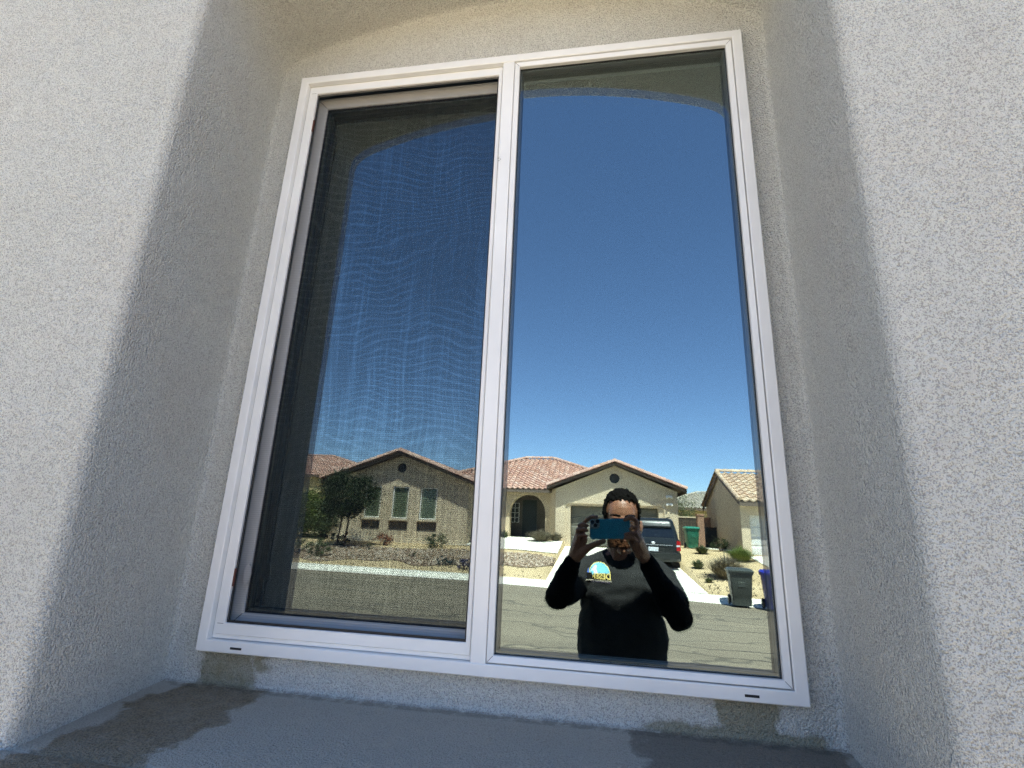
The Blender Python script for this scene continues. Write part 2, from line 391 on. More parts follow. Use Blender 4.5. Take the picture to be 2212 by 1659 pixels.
# far side of the street: rows follow the curb
rows = [0, .01] + [.4*i for i in range(1, 38)] + [18, 22, 30, 50, 90, 200, 600, 2500]
def yf_far(x, t): return gut(x) + .9 + t
g = build_sheet('ground', xs, rows, lambda x, y: gz(x, y+.0) if y > gut(x)+.9 else (-.06 if y < gut(x)+.88 else (gz(x, gut(x)+.92))), M['sand'], yf_far); tag(g, kind='structure')
g2 = build_sheet('yard', xs, [-30, -5, -1, .3, 1, 2, 3, 4, 5, 5.8, 6.2, 6.55, 6.9, 6.92], lambda x, y: yard_z(x, y) if y < 6.91 else -.1, M['sand_dark']); tag(g2, kind='structure')
bounce_slab = build_sheet('driveway', [-9, -7, -5, -3.6], [1.5, 3, 4.5, 6.15, 6.6, 6.9, 7.0], lambda x, y: yard_z(x, min(y, 6.89)) + .02, M['concrete']); tag(bounce_slab, kind='structure')  # unseen pale slab, added to bounce light onto the right reveal
rd = build_sheet('road', xs, [0, .25, .5, .75, 1], lambda x, y: 0.0, M['road'], lambda x, t: 7.55 + t*(gut(x)+.30-7.55)); tag(rd, kind='structure')
def curb(name, y0f, flip):
    b = MB(); prof = [(0, .004), (.42, .012), (.52, .10), (.62, .125), (.90, .13), (.92, .0)]
    if flip: prof = [(-p, z) for p, z in prof]
    pts = [[(x, -(y0f(x)+p - D), z) for x in xs if abs(x) < 250] for p, z in prof]
    n = len(pts[0]); b.raw([p for l in pts for p in l], [(k*n+i, k*n+i+1, (k+1)*n+i+1, (k+1)*n+i) for k in range(len(pts)-1) for i in range(n-1)])
    o = b.build(name, M['concrete']); fix_normals(o); return tag(o, kind='structure')
curb('kerb_and_gutter', lambda x: gut(x), False); curb('kerb_and_gutter', lambda x: 7.75, True)
dv = build_sheet('driveway', [DRL-.02, -.8, 0, .8, 1.6, 2.4, DRR+.02], [0, .3, .6, .9, 1.5, 3, 5, 8, 10.4, 12.4, 13.2], lambda x, y: drive_z(y, x) + .016, M['concrete'], lambda x, t: gut(x) + .93 + t*(27.95+.3 - gut(x) - .93)/13.2); tag(dv, kind='structure')
# tar-filled cracks in the road
M['tar'] = simple('crack_filler_tar', (.14, .125, .10), .8, .3, var=.4, vs=8)
rc = random.Random(9)
for pts, w_ in (([(-1.35, 12.6), (-.95, 11.75), (-1.05, 11.1), (-1.02, 10.65), (-.6, 10.25), (-.1, 10.1), (.8, 10.05), (1.9, 9.8), (3.0, 9.9), (4.4, 9.6)], .05), ([(-1.0, 10.5), (-.55, 9.95), (.1, 9.75), (1.2, 9.5), (2.1, 9.25), (3.4, 9.3)], .035),
               ([(-7, 9.0), (-4, 8.9), (-2.2, 8.75), (-.9, 8.85), (.2, 8.65), (1.5, 8.75), (3, 8.6)], .045), ([(-14, 12.2), (-9, 11.6), (-6, 11.8), (-3, 11.2), (-1.9, 11.4)], .04), ([(1.2, 12.2), (2.4, 11.6), (3.4, 11.7), (5, 11.2)], .035)):
    b = MB(); pv = None
    for (xa, ya), (xb, yb) in zip(pts, pts[1:]):
        for k in range(14):
            f = k/14; x = xa+(xb-xa)*f; y = ya+(yb-ya)*f + .07*noise.noise(Vector((x*3, f*3, 5))); ww = w_*(.6+.8*abs(noise.noise(Vector((x*5, y, 2))))*1.6)
            cur = ((x, -(y-D)-ww/2, .004), (x, -(y-D)+ww/2, .004))
            if pv: b.face([pv[0], cur[0], cur[1], pv[1]])
            pv = cur
    o = b.build('road_crack', M['tar']); fix_normals(o); tag(o, kind='structure')
# sloping path from the drive to the porch
b = MB(); ps = []
for i in range(13):
    t = i/12; x = -1.62 - 6.5*t; c = 23.0 + 1.3*t + .3*sin(3*t); ps.append((x, c))
for (xa, ya), (xb, yb) in zip(ps, ps[1:]):
    q = [(xa, ya, .035), (xb, yb, .035), (xb, yb+3.4, .06), (xa, ya+3.4, .06)]
    nsub = 6
    for k in range(nsub):
        a0, a1 = k/nsub, (k+1)/nsub
        P = lambda x, y: (x, -(y-D), yard_z(x, y)+.03)
        b.face([P(xa, ya+3.6*a0), P(xb, yb+3.6*a0), P(xb, yb+3.6*a1), P(xa, ya+3.6*a1)])
pt = b.build('path', M['concrete']); fix_normals(pt); tag(pt, kind='structure')
b = MB()    # walk up to the arch
for k in range(6):
    y0, y1 = 26.4+k*.75, 26.4+(k+1)*.75; b.face([(-5.4, -(y0-D), yard_z(-4, y0)+.035), (-2.6, -(y0-D), yard_z(-4, y0)+.035), (-2.6, -(y1-D), yard_z(-4, y1)+.035), (-5.4, -(y1-D), yard_z(-4, y1)+.035)])
o = b.build('path', M['concrete']); fix_normals(o); tag(o, kind='structure')
# brown gravel bed
b = MB()
for i in range(40):
    xa, xb = -13+i*.285, -13+(i+1)*.285
    def lim(x):
        t = (x+13)/11.4; lo = 19.4+.35*sin(x*1.3)+.2*sin(x*3.1); hi = min(22.8 + .3*sin(x*.9), 22.95)
        if x > -3.2: lo += (x+3.2)*.55
        if x > -2.4: hi -= (x+2.4)*.9
        return lo, max(lo+.02, hi)
    for k in range(8):
        P = lambda x, f: (x, -((lim(x)[0]*(1-f)+lim(x)[1]*f)-D), yard_z(x, lim(x)[0]*(1-f)+lim(x)[1]*f)+.02)
        b.face([P(xa, k/8), P(xb, k/8), P(xb, (k+1)/8), P(xa, (k+1)/8)])
gr = b.build('gravel_bed', M['gravel']); fix_normals(gr); tag(gr, kind='structure')
b = MB(); rr = random.Random(3)
for i in range(2600):
    x = rr.uniform(-13, -1.7); lo, hi = lim(x); y = rr.uniform(lo, hi); s = rr.uniform(.03, .085); z = yard_z(x, y)+.02
    vs = [Vector((rr.uniform(.7, 1)*a, rr.uniform(.7, 1)*c, rr.uniform(.5, .9)*d))*s for a, c, d in ((1,0,0),(0,1,0),(-1,0,0),(0,-1,0),(0,0,1))]
    rot = Euler((0, 0, rr.uniform(0, 6))).to_matrix(); vs = [rot @ v + Vector((x, -(y-D), z)) for v in vs]
    b.raw(vs, [(0,1,4),(1,2,4),(2,3,4),(3,0,4)])
o = b.build('gravel', leaf_mat('loose_gravel_stone', (.22, .15, .10), (.36, .27, .19), (.50, .42, .32))); tag(o, kind='stuff')
# tufts of dead grass scattered over the sand in front of the bed
b = MB()
for i in range(420):
    x = rr.uniform(-16, -1.8) if rr.random() < .6 else rr.uniform(3.4, 8); y = gut(x)+1.1+rr.random()**1.5*3.5; z = yard_z(x, y)
    for k in range(5):
        a = rr.uniform(0, 6.28); h = rr.uniform(.03, .09); d = Vector((cos(a), sin(a), 0))*h*.6; p = Vector((x, -(y-D), z-.01))
        b.face([p + Vector((-.012, 0, 0)), p + Vector((.012, 0, 0)), p + d + Vector((0, 0, h))])
o = b.build('dead_grass', M['leaf_dry']); tag(o, kind='stuff')
# hills
b = MB(); n = 160; 
for ring in range(1):
    vs = []; 
    for i in range(n+1):
        a = -pi*.72 + pi*1.44*i/n; d = 2600
        h = 130 + 60*(noise.noise(Vector((a*2.1, 1, 0)))+.3) + 35*noise.noise(Vector((a*9, 4, 0))) + 14*noise.noise(Vector((a*31, 7, 0)))
        h *= 1 + .75*math.exp(-((a+.57)/.12)**2)
        vs.append([(d*sin(a)*q, -d*cos(a)*q, z) for q, z in ((.78, -2), (.86, h*.35+12*noise.noise(Vector((a*20, 9, 2)))), (.93, h*.75+10*noise.noise(Vector((a*26, 5, 2)))), (1.0, h), (1.1, -2))])
    b.raw([p for c in vs for p in c], [(i*5+k, (i+1)*5+k, (i+1)*5+k+1, i*5+k+1) for i in range(n) for k in range(4)])
o = b.build('hills', M['hill']); fix_normals(o); o.data.shade_smooth(); tag(o, kind='structure')
exec_marker = 0

# ------------------------------------------------------------------ our own house with the window
house = thing('stucco_house', 'pale stucco house whose deep arched niche holds the white two-part window', 'house', (-.2, .0, .3))
XL, XR = -.873, .412; XLb, XRb = -.892, .416; ZS, ZSb = 1.588, 1.601; ZSP, ZPK = 3.222, 3.353
YF = -.324; YB = -.012
def niche_loop(xl, xr, zs, zsp, zpk, off=0.0, n=28):
    """opening outline, counter-clockwise seen from outdoors, pushed out by off"""
    xc = (xl+xr)/2; hw = (xr-xl)/2 + off; sag = zpk - zsp; rad = ((xr-xl)**2/4 + sag**2)/(2*sag); cz = zpk - rad; rad += off
    pts = [(xc-hw, zs-off)]
    for i in range(1, 9): pts.append((xc - hw + 2*hw*i/9, zs-off))
    pts.append((xc+hw, zs-off))
    fr = .055; at = lambda x: cz + math.sqrt(max(0, rad*rad-(x-xc)**2))
    zt = at(xc+hw)
    for i in range(1, 12): pts.append((xc+hw, zs-off + (zt-fr-zs+off)*i/12))
    # soft corner into the arch
    for i in range(0, 5):
        t = i/4; p0 = Vector((xc+hw, zt-fr)); p1 = Vector((xc+hw, zt)); p2 = Vector((xc+hw-fr*1.3, at(xc+hw-fr*1.3))); p = p0*(1-t)**2+p1*2*t*(1-t)+p2*t*t; pts.append((p.x, p.y))
    for i in range(1, n): 
        x = xc+hw-fr*1.3 - (2*hw-2.6*fr)*i/n; pts.append((x, at(x)))
    for i in range(0, 5):
        t = i/4; p2 = Vector((xc-hw, zt-fr)); p1 = Vector((xc-hw, zt)); p0 = Vector((xc-hw+fr*1.3, at(xc+hw-fr*1.3))); p = p0*(1-t)**2+p1*2*t*(1-t)+p2*t*t; pts.append((p.x, p.y))
    for i in range(11, 0, -1): pts.append((xc-hw, zs-off + (zt-fr-zs+off)*i/12))
    return pts
FR = dict(x0=-.794*1.035*1.0, x1=.348*1.035, z0=HC-.275*1.035, z1=HC+1.156*1.035)   # outer edge of the window frame
k_ = 1.0
FR = dict(x0=-.794*(D-.030), x1=.348*(D-.030), z0=HC-.275*(D-.030), z1=HC+1.156*(D-.030))
WX0, WX1, WZ0, WZ1, WYB = -7.0, 5.0, .24, 3.46, 6.0
b = MB(); secs = []
rb = .020
for i in range(7):       # bullnose at the front edge
    t = R(90*i/6); o_ = rb*(1-sin(t)); yy = YF + rb*(1-cos(t))
    secs.append([(x, yy, z) for x, z in niche_loop(XL, XR, ZS, ZSP, ZPK, o_)])
steps = 6; cr = .012
for i in range(1, steps+1):
    f = i/steps; y = (YF+rb) + ((YB-cr) - (YF+rb))*f
    lp = niche_loop(XL+(XLb-XL)*f, XR+(XRb-XR)*f, ZS+(ZSb-ZS)*f, ZSP-.01*f, ZPK, 0); secs.append([(x, y, z) for x, z in lp])
for i in range(1, 5):
    t = R(90*i/4); o_ = -cr*(1-cos(t)); yy = YB-cr + cr*sin(t)
    secs.append([(x, yy, z) for x, z in niche_loop(XLb, XRb, ZSb, ZSP-.01, ZPK, o_)])
b.loft(secs, cap=False)
outer = [(WX0, YF, WZ0), (WX1, YF, WZ0), (WX1, YF, WZ1), (WX0, YF, WZ1)]
inner = secs[0]
polys = [[Vector(p) for p in outer], [Vector(p) for p in inner]]
def flat(bm_, loops):
    """fill a flat region with holes"""
    vs = [p for l in loops for p in l]; tr = tessellate_polygon([[Vector(p) for p in l] for l in loops]); bm_.raw(vs, tr)
flat(b, [outer, inner])
fo = [(FR['x0']+.001, YB, FR['z0']+.001), (FR['x1']-.001, YB, FR['z0']+.001), (FR['x1']-.001, YB, FR['z1']-.001), (FR['x0']+.001, YB, FR['z1']-.001)]
flat(b, [secs[-1], fo])
for q in ([(WX0,YF,WZ0),(WX0,WYB,WZ0),(WX0,WYB,WZ1),(WX0,YF,WZ1)], [(WX1,YF,WZ0),(WX1,WYB,WZ0),(WX1,WYB,WZ1),(WX1,YF,WZ1)], [(WX0,WYB,WZ0),(WX1,WYB,WZ0),(WX1,WYB,WZ1),(WX0,WYB,WZ1)]): b.face(q)
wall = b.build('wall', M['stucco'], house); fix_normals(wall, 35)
b = MB(); sx_a, sx_b = XL-.045, XR+.045; pr = [(-.318, ZS-.001), (-.330, ZS+.0025), (-.385, ZS-.001)] + [(-.385-.022*sin(R(t_)), ZS-.023+.022*cos(R(t_))) for t_ in (20, 40, 60, 80, 90)] + [(-.407, ZS-.085), (-.318, ZS-.085)]
nst = 40; lo = []
for i in range(nst+1):
    f = i/nst; x = sx_a+(sx_b-sx_a)*f; e = min(1, min(x-sx_a, sx_b-x)/.012); e = math.sin(e*pi/2)*.25+.75; w_ = .0025*noise.noise(Vector((x*7, 0, 3)))
    lo.append([(x, -.318+(y_+.318)*e+w_*(1 if y_ < -.35 else 0), z_ if z_ > ZS-.05 else z_) for y_, z_ in pr])
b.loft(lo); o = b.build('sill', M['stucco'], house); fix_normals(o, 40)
# room behind the glass
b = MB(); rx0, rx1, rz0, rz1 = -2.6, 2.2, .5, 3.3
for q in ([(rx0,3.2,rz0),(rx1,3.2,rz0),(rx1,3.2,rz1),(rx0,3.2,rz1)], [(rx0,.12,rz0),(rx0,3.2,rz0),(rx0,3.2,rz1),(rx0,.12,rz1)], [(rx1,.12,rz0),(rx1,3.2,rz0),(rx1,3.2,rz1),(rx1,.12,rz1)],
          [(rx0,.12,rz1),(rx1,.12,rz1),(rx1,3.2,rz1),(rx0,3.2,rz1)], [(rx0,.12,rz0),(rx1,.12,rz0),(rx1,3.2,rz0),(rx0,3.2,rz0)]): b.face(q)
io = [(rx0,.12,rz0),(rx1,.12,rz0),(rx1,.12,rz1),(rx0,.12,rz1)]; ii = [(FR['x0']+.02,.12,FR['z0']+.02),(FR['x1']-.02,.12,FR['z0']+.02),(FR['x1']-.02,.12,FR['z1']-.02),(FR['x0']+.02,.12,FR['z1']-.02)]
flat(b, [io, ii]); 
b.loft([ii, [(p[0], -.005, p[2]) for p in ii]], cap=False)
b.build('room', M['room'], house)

def tile_slope(name, P0, U, V, W, H, ulo, uhi, m, parent, pu=.32, pv=.42, amp=.06, sub=6):
    """barrel-tile roof slope: P0 eave corner, U along the eave, V up the slope"""
    U = Vector(U).normalized(); V = Vector(V).normalized(); N = U.cross(V).normalized()
    if N.z < 0: N = -N
    P0 = Vector(P0); b = MB(); rows = int(H/pv)+1
    for r in range(rows):
        v0, v1 = r*pv, min(H, (r+1)*pv)
        if v1 - v0 < .02: break
        a = min(ulo(v0), ulo(v1)); c = max(uhi(v0), uhi(v1)); 
        n0 = int(math.floor(a/pu*sub)); n1 = int(math.ceil(c/pu*sub)); lo = []; hi = []
        for i in range(n0, n1+1):
            u = i*pu/sub; ph = (u/pu) % 1.0; hgt = amp*(sin(pi*min(1, ph/.62)) if ph < .62 else -.35*sin(pi*(ph-.62)/.38))
            ua = min(max(u, ulo(v0)), uhi(v0)); ub = min(max(u, ulo(v1)), uhi(v1))
            j = .006*noise.noise(Vector((math.floor(u/pu)*3.7, r*1.3, 0)))
            lo.append((P0+U*ua+V*v0+N*(hgt+.055+j), (u/pu, r+.05))); hi.append((P0+U*ub+V*(v1+.0)+N*(hgt*.9+j), (u/pu, r+.95)))
        for i in range(len(lo)-1):
            ucell = (math.floor((n0+i+.5)/sub)+.5, r+.5); uv = [ucell]*4
            if (lo[i+1][0]-lo[i][0]).length < 1e-4 and (hi[i+1][0]-hi[i][0]).length < 1e-4: continue
            b.face([lo[i][0], lo[i+1][0], hi[i+1][0], hi[i][0]], uv)
            b.face([lo[i][0]-N*.055, lo[i+1][0]-N*.055, lo[i+1][0], lo[i][0]], uv)
    return b.build(name, m, parent)
def caps(b, p, q, r=.11, step=.38):
    p, q = Vector(p), Vector(q); d = (q-p); L = d.length; d.normalize(); n = max(1, int(L/step))
    s = d.cross(Vector((0, 0, 1))).normalized(); up = s.cross(d).normalized()
    for i in range(n):
        a = p+d*(L*i/n); c = p+d*(L*(i+1)/n+.04); la = []; lc = []
        for k in range(7):
            t = pi*k/6; la.append(a + s*cos(t)*r*1.08 + up*(sin(t)*r*1.08)); lc.append(c + s*cos(t)*r*.9 + up*(sin(t)*r*.9))
        u = (random.randint(0, 99)+.5, random.randint(0, 99)+.5)
        for k in range(6): b.face([la[k], la[k+1], lc[k+1], lc[k]], [u]*4)
        b.face(la, [u]*7)
# roof of our house, mono slopes rising away from the facade
tl = tile_slope('roof', (WX0-.3, YF-.045, WZ1-.01), (1, 0, 0), (0, 1, .36), 12.6, 3.6, lambda v: 0, lambda v: 12.6, M['tile'], house)
b = MB(); b.face([(WX0-.3, YF-.04, WZ1), (WX1+.3, YF-.04, WZ1), (WX1+.3, 3.1, WZ1+1.2), (WX0-.3, 3.1, WZ1+1.2)]); b.face([(WX0-.3, 3.1, WZ1+1.2), (WX1+.3, 3.1, WZ1+1.2), (WX1+.3, 6.3, WZ1), (WX0-.3, 6.3, WZ1)])
b.face([(WX0, YF-.02, WZ1), (WX1, YF-.02, WZ1), (WX1, 6.1, WZ1), (WX0, 6.1, WZ1)])
b.build('roof', M['soft'], house)

# ---- the window
x0, x1, z0, z1 = FR['x0'], FR['x1'], FR['z0'], FR['z1']
def sweep(b, rect, prof):
    """mitred frame: prof = [(inset or (l, r, bottom, top), y)...] carried round the rectangle"""
    X0, X1, Z0, Z1 = rect; loops = []
    for ins, y in prof:
        l, r, bo, to = ins if hasattr(ins, '__len__') else (ins,)*4
        loops.append([(X0+l, y, Z0+bo), (X1-r, y, Z0+bo), (X1-r, y, Z1-to), (X0+l, y, Z1-to)])
    b.loft(loops, cap=False)
YFF = -.030
b = MB()
sweep(b, (x0, x1, z0, z1), [(.0, .02), (0, YFF+.002), (.002, YFF), (.0215, YFF), (.0232, YFF+.0015), (.0232, .05)])
# mullion
mxa = -.2285*(D+YFF); mxb = -.199*(D+YFF)
zi0, zi1 = z0+.0232, z1-.0232
b.prism([(mxa, .05, zi0), (mxa, YFF+.0035, zi0), (mxa+.0015, YFF+.002, zi0), (mxb-.0012, YFF+.002, zi0), (mxb, YFF+.0035, zi0), (mxb, .05, zi0)],
        [(mxa, .05, zi1), (mxa, YFF+.0035, zi1), (mxa+.0015, YFF+.002, zi1), (mxb-.0012, YFF+.002, zi1), (mxb, YFF+.0035, zi1), (mxb, .05, zi1)])
win = b.build('window', M['vinyl'], house); fix_normals(win)
win['label'] = 'white vinyl window with a screened sliding half and a fixed half'
# dark joint between frame and stucco
b = MB(); n = 90
for (ax, az, bx, bz) in ((x0, z0, x1, z0), (x1, z0, x1, z1), (x1, z1, x0, z1), (x0, z1, x0, z0)):
    for i in range(n):
        t0, t1 = i/n, (i+1)/n
        def P(t, s):
            px, pz = ax+(bx-ax)*t, az+(bz-az)*t; nx, nz = (0, -1) if az == bz == z0 else ((0, 1) if az == bz else ((1, 0) if ax == x1 else (-1, 0)))
            w_ = s*(.0016+.0016*max(0, noise.noise(Vector((px*60, pz*60, 1)))*2)) - (1-s)*.001
            return (px+nx*w_, YB-.0022, pz+nz*w_)
        b.face([P(t0, 0), P(t1, 0), P(t1, 1), P(t0, 1)])
b.build('sealant_joint', M['joint'], win)
# fixed half: glazing bead
gx0, gx1 = mxb, x1-.0240; gz0, gz1 = z0+.0240, z1-.0240
b = MB(); sweep(b, (gx0, gx1, gz0, gz1), [(.0008, .03), (.0008, YFF+.005), (.0022, YFF+.0035), (.0128, YFF+.0058), (.0138, YFF+.007), (.0138, -.013)])
o = b.build('glazing_bead', M['vinyl'], win); fix_normals(o)
b = MB(); sweep(b, (gx0, gx1, gz0, gz1), [(.0134, -.0155), (.0146, -.0145), (.0146, -.012)])
o = b.build('gasket', M['gasket'], win)
def ins_rect(d): return (gx0+d, gx1-d, gz0+d, gz1-d)
def pane(name, rect, y, m):
    b = MB(); X0, X1, Z0, Z1 = rect; b.face([(X0, y, Z0), (X1, y, Z0), (X1, y, Z1), (X0, y, Z1)]); return b.build(name, m, win)
pane('outer_pane', ins_rect(.0128), -.012, M['glass1'])
pane('inner_pane', ins_rect(.0128), .0045, M['glass2'])
b = MB(); sweep(b, (gx0, gx1, gz0, gz1), [(.0110, -.0108), (.0190, -.0108), (.0190, .0042)])
b.build('pane_spacer', M['spacer'], win)
# sliding half: screen frame, mesh, sash
sx0, sx1, sz0, sz1 = x0+.0232, mxa, z0+.0232, z1-.0232
b = MB()
ri = (.0075, .0020, .0085, .0095)
def R4(l, r, bo, to): return (l, r, bo, to)
sweep(b, (sx0, sx1, sz0, sz1), [(R4(.001, .0, .001, .001), -.016), (R4(.0068, .0020, .0085, .0085), -.016), (R4(.0075, .0028, .0092, .0105), -.0175), (R4(.0088, .0035, .0105, .0118), -.019),
                                (R4(.0245, .0108, .0300, .0270), -.019), (R4(.0262, .0125, .0315, .0285), -.0175), (R4(.0262, .0125, .0315, .0285), -.008)])
o = b.build('screen_frame', M['vinyl'], win); fix_normals(o)
b = MB(); sweep(b, (sx0, sx1, sz0, sz1), [(R4(.0260, .0123, .0313, .0283), -.0128), (R4(.0290, .0160, .0365, .0295), -.0128)])
b.build('screen_spline', M['gasket'], win)
b = MB(); yy = -.0125; b.face([(sx0+.026, yy, sz0+.031), (sx1-.008, yy, sz0+.031), (sx1-.008, yy, sz1-.028), (sx0+.026, yy, sz1-.028)])
b.build('insect_screen', M['screen'], win)
# sash: glass opening corners measured on the plane y = .022
ax0, ax1 = -.7005*(D+.02), -.2300*(D+.02); az0, az1 = HC-.1985*(D+.02), HC+1.040*(D+.02)
b = MB(); L_ = ax0-(x0+.0232); B_ = az0-(z0+.0232); T_ = (z1-.0232)-az1; Rr = .03
def P4(d): return (ax0-d, ax1+d, az0-d, az1+d)
loops = []
def lp(l, r, bo, to, y): loops.append([(ax0-l, y, az0-bo), (ax1+r, y, az0-bo), (ax1+r, y, az1+to), (ax0-l, y, az1+to)])
lp(L_, .03, B_, T_, -.004); lp(L_, .03, B_, T_, .050); lp(L_*.84, .03, B_*.86, T_*.84, .050); lp(L_*.84, .03, B_*.86, T_*.84, .034); lp(L_*.66, .03, B_*.62, T_*.66, .034); lp(L_*.65, .03, B_*.60, T_*.64, .014)
lp(.0245, .03, .0245, .0245, .014); lp(.0235, .03, .0235, .0235, .0165); lp(.0225, .03, .0225, .0225, .014); lp(.002, .004, .002, .002, .0195); lp(0, 0, 0, 0, .0215); lp(0, 0, 0, 0, .034)
b.loft(loops, cap=False); o = b.build('sash', M['vinyl_dull'], win); fix_normals(o)
b = MB(); sweep(b, (ax0, ax1, az0, az1), [(-.001, .0245), (.003, .026), (.003, .0275)]); b.build('gasket', M['gasket'], win)
pane('outer_pane', (ax0-.003, ax1+.02, az0-.003, az1+.003), .028, M['glass1'])
pane('inner_pane', (ax0-.003, ax1+.02, az0-.003, az1+.003), .0445, M['glass2'])
b = MB(); sweep(b, (ax0, ax1, az0, az1), [(-.004, .0292), (.0085, .0292), (.0085, .0442)]); b.build('pane_spacer', M['spacer'], win)
for zt in (2.989, 1.81):     # pull tabs at the screen's left edge
    b = MB(); b.box(sx0+.0262, sx0+.0300, -.017, -.0135, zt-.018, zt+.018); b.build('pull_tab', M['tab'], win)
b = MB(); cx_, cz_ = sx0+.040, 1.815
for k in range(12):
    t = 2*pi*k/12
b.prism([(cx_+.009*cos(2*pi*k/16)*1.0, .011, cz_+.021*sin(2*pi*k/16)) for k in range(16)], [(cx_+.009*cos(2*pi*k/16), .008, cz_+.021*sin(2*pi*k/16)) for k in range(16)])
b.build('sash_latch', M['vinyl_dull'], win)
for wx, wl in ((-.741, .026), (.271, .024)):     # weep slots
    wx *= (D+YFF)/1.053; b = MB(); zz = z0+.0105
    b.raw([(wx-wl/2, YFF-.0006, zz-.0022), (wx+wl/2, YFF-.0006, zz-.0022), (wx+wl/2, YFF-.0006, zz+.0022), (wx-wl/2, YFF-.0006, zz+.0022)], [(0, 1, 2, 3)])
    b.build('weep_slot', M['gasket'], win)
def mitre(xa, za, ya, xb, zb, yb, wd=.0007):
    """hairline where two frame lengths meet at a corner"""
    b = MB(); d = Vector((xb-xa, 0, zb-za)).normalized(); p = Vector((-d.z, 0, d.x))*wd; a_, c_ = Vector((xa, ya, za)), Vector((xb, yb, zb))
    b.face([a_-p, c_-p, c_+p, a_+p]); b.build('mitre_joint', M['joint'], win)
for cxx, sx_ in ((gx0, 1), (gx1, -1)):
    for czz, sz_ in ((gz0, 1), (gz1, -1)): mitre(cxx+sx_*.0024, czz+sz_*.0024, YFF+.0030, cxx+sx_*.0126, czz+sz_*.0126, YFF+.0054, .0004)
for czz, sz_, e_ in ((az0, -1, 1), (az1, 1, 1)): mitre(ax0-.0015, czz+sz_*.0015, .0190, ax0-.0222, czz+sz_*.0222, .0137, .0006)
for zz_ in (sz0+.0300, sz1-.0270):    # butt joints of the screen frame
    mitre(sx0+.0095, zz_, -.0193, sx0+.0242, zz_, -.0193, .0004)
b = MB()   # small dirt smudge on the mullion
for k in range(9):
    a, c = random.uniform(-.006, .006), random.uniform(-.008, .008); s = random.uniform(.0006, .0018); px, pz = -.2235*(D+YFF)+a, HC+.842*(D+YFF)+c
    b.face([(px+s*cos(2*pi*j/6), YFF+.0014, pz+s*sin(2*pi*j/6)) for j in range(6)])
b.build('smudge', simple('grime_spot', (.30, .32, .30), .8), win)
b = MB(); b.tube([(.426-.004, -.03, 1.612), (.430, -.05, 1.606)], .0022, 8); b.build('nail_head', M['joint'], house)

# ------------------------------------------------------------------ houses over the road
def Y(yc): return -(yc - D)
def arc_top(xa, xb, zs, r, n=14, z_base=None):
    xc = (xa+xb)/2; return [(xb, z_base), (xb, zs)] + [(xc + (xb-xc)*cos(pi*i/n), zs + r*sin(pi*i/n)) for i in range(1, n)] + [(xa, zs), (xa, z_base)]
def wallface(b, outl, holes, y, depth):
    """front skin in the plane y with openings whose reveals run back by depth"""
    flat(b, [[(x, y, z) for x, z in outl]] + [[(x, y, z) for x, z in h] for h in holes])
    for h in holes: b.loft([[(x, y, z) for x, z in h], [(x, y-depth, z) for x, z in h]], cap=False)
def side(b, pts): b.face(pts)
def roundrect(xa, xb, za, zb, r, n=5):
    return [(xa, za), (xb, za)] + [(xb-r+r*cos(R(90*i/n)), zb-r+r*sin(R(90*i/n))) for i in range(n+1)] + [(xa+r-r*sin(R(90*i/n)), zb-r+r*cos(R(90*i/n))) for i in range(n+1)]
FALL = lambda v: 0
def gable_roof(parent, xpk, zpk, hw, zeave, yf, yb, m, mid=None):
    """roof with its ridge running away from the street; yf, yb are street-side and back edges"""
    rise = zpk-zeave; L = math.hypot(hw, rise); ln = abs(yf-yb)
    tile_slope('roof', (xpk-hw, yf, zeave), (0, -1, 0), (hw, 0, rise), ln, L, lambda v: 0, lambda v: ln, m, parent)
    tile_slope('roof', (xpk+hw, yf, zeave), (0, -1, 0), (-hw, 0, rise), ln, L, lambda v: 0, lambda v: ln, m, parent)
    b = MB(); caps(b, (xpk, yf+.05, zpk+.07), (xpk, yb, zpk+.07), .13)
    for s in (-1, 1): caps(b, (xpk+s*hw, yf+.03, zeave+.05), (xpk, yf+.03, zpk+.05), .15)
    b.build('ridge_cap', m, parent)
    b = MB()
    for s in (-1, 1):
        a = Vector((xpk+s*hw, yf, zeave)); c = Vector((xpk, yf, zpk)); dn = Vector((0, 0, -.13))
        for (y0_, y1_) in ((yf, yf-.05),):
            b.prism([a, c, c+dn, a+dn], [Vector((p.x, y1_, p.z)) for p in (a, c, c+dn, a+dn)])
        e0 = Vector((xpk+s*hw, yf-.05, zeave)); b.prism([e0, e0+Vector((-s*.05, 0, .02)), e0+Vector((-s*.05, 0, -.17)), e0+Vector((0, 0, -.17))], [Vector((p.x, yb, p.z)) for p in (e0, e0+Vector((-s*.05, 0, .02)), e0+Vector((-s*.05, 0, -.17)), e0+Vector((0, 0, -.17)))])
        # boarded underside
        u = Vector((0, 0, -.035)); b.face([a+u+Vector((0, -.05, 0)), c+u+Vector((0, -.05, 0)), Vector((c.x, yb, c.z))+u, Vector((a.x, yb, a.z))+u])
    b.build('fascia', M['soft'], parent)
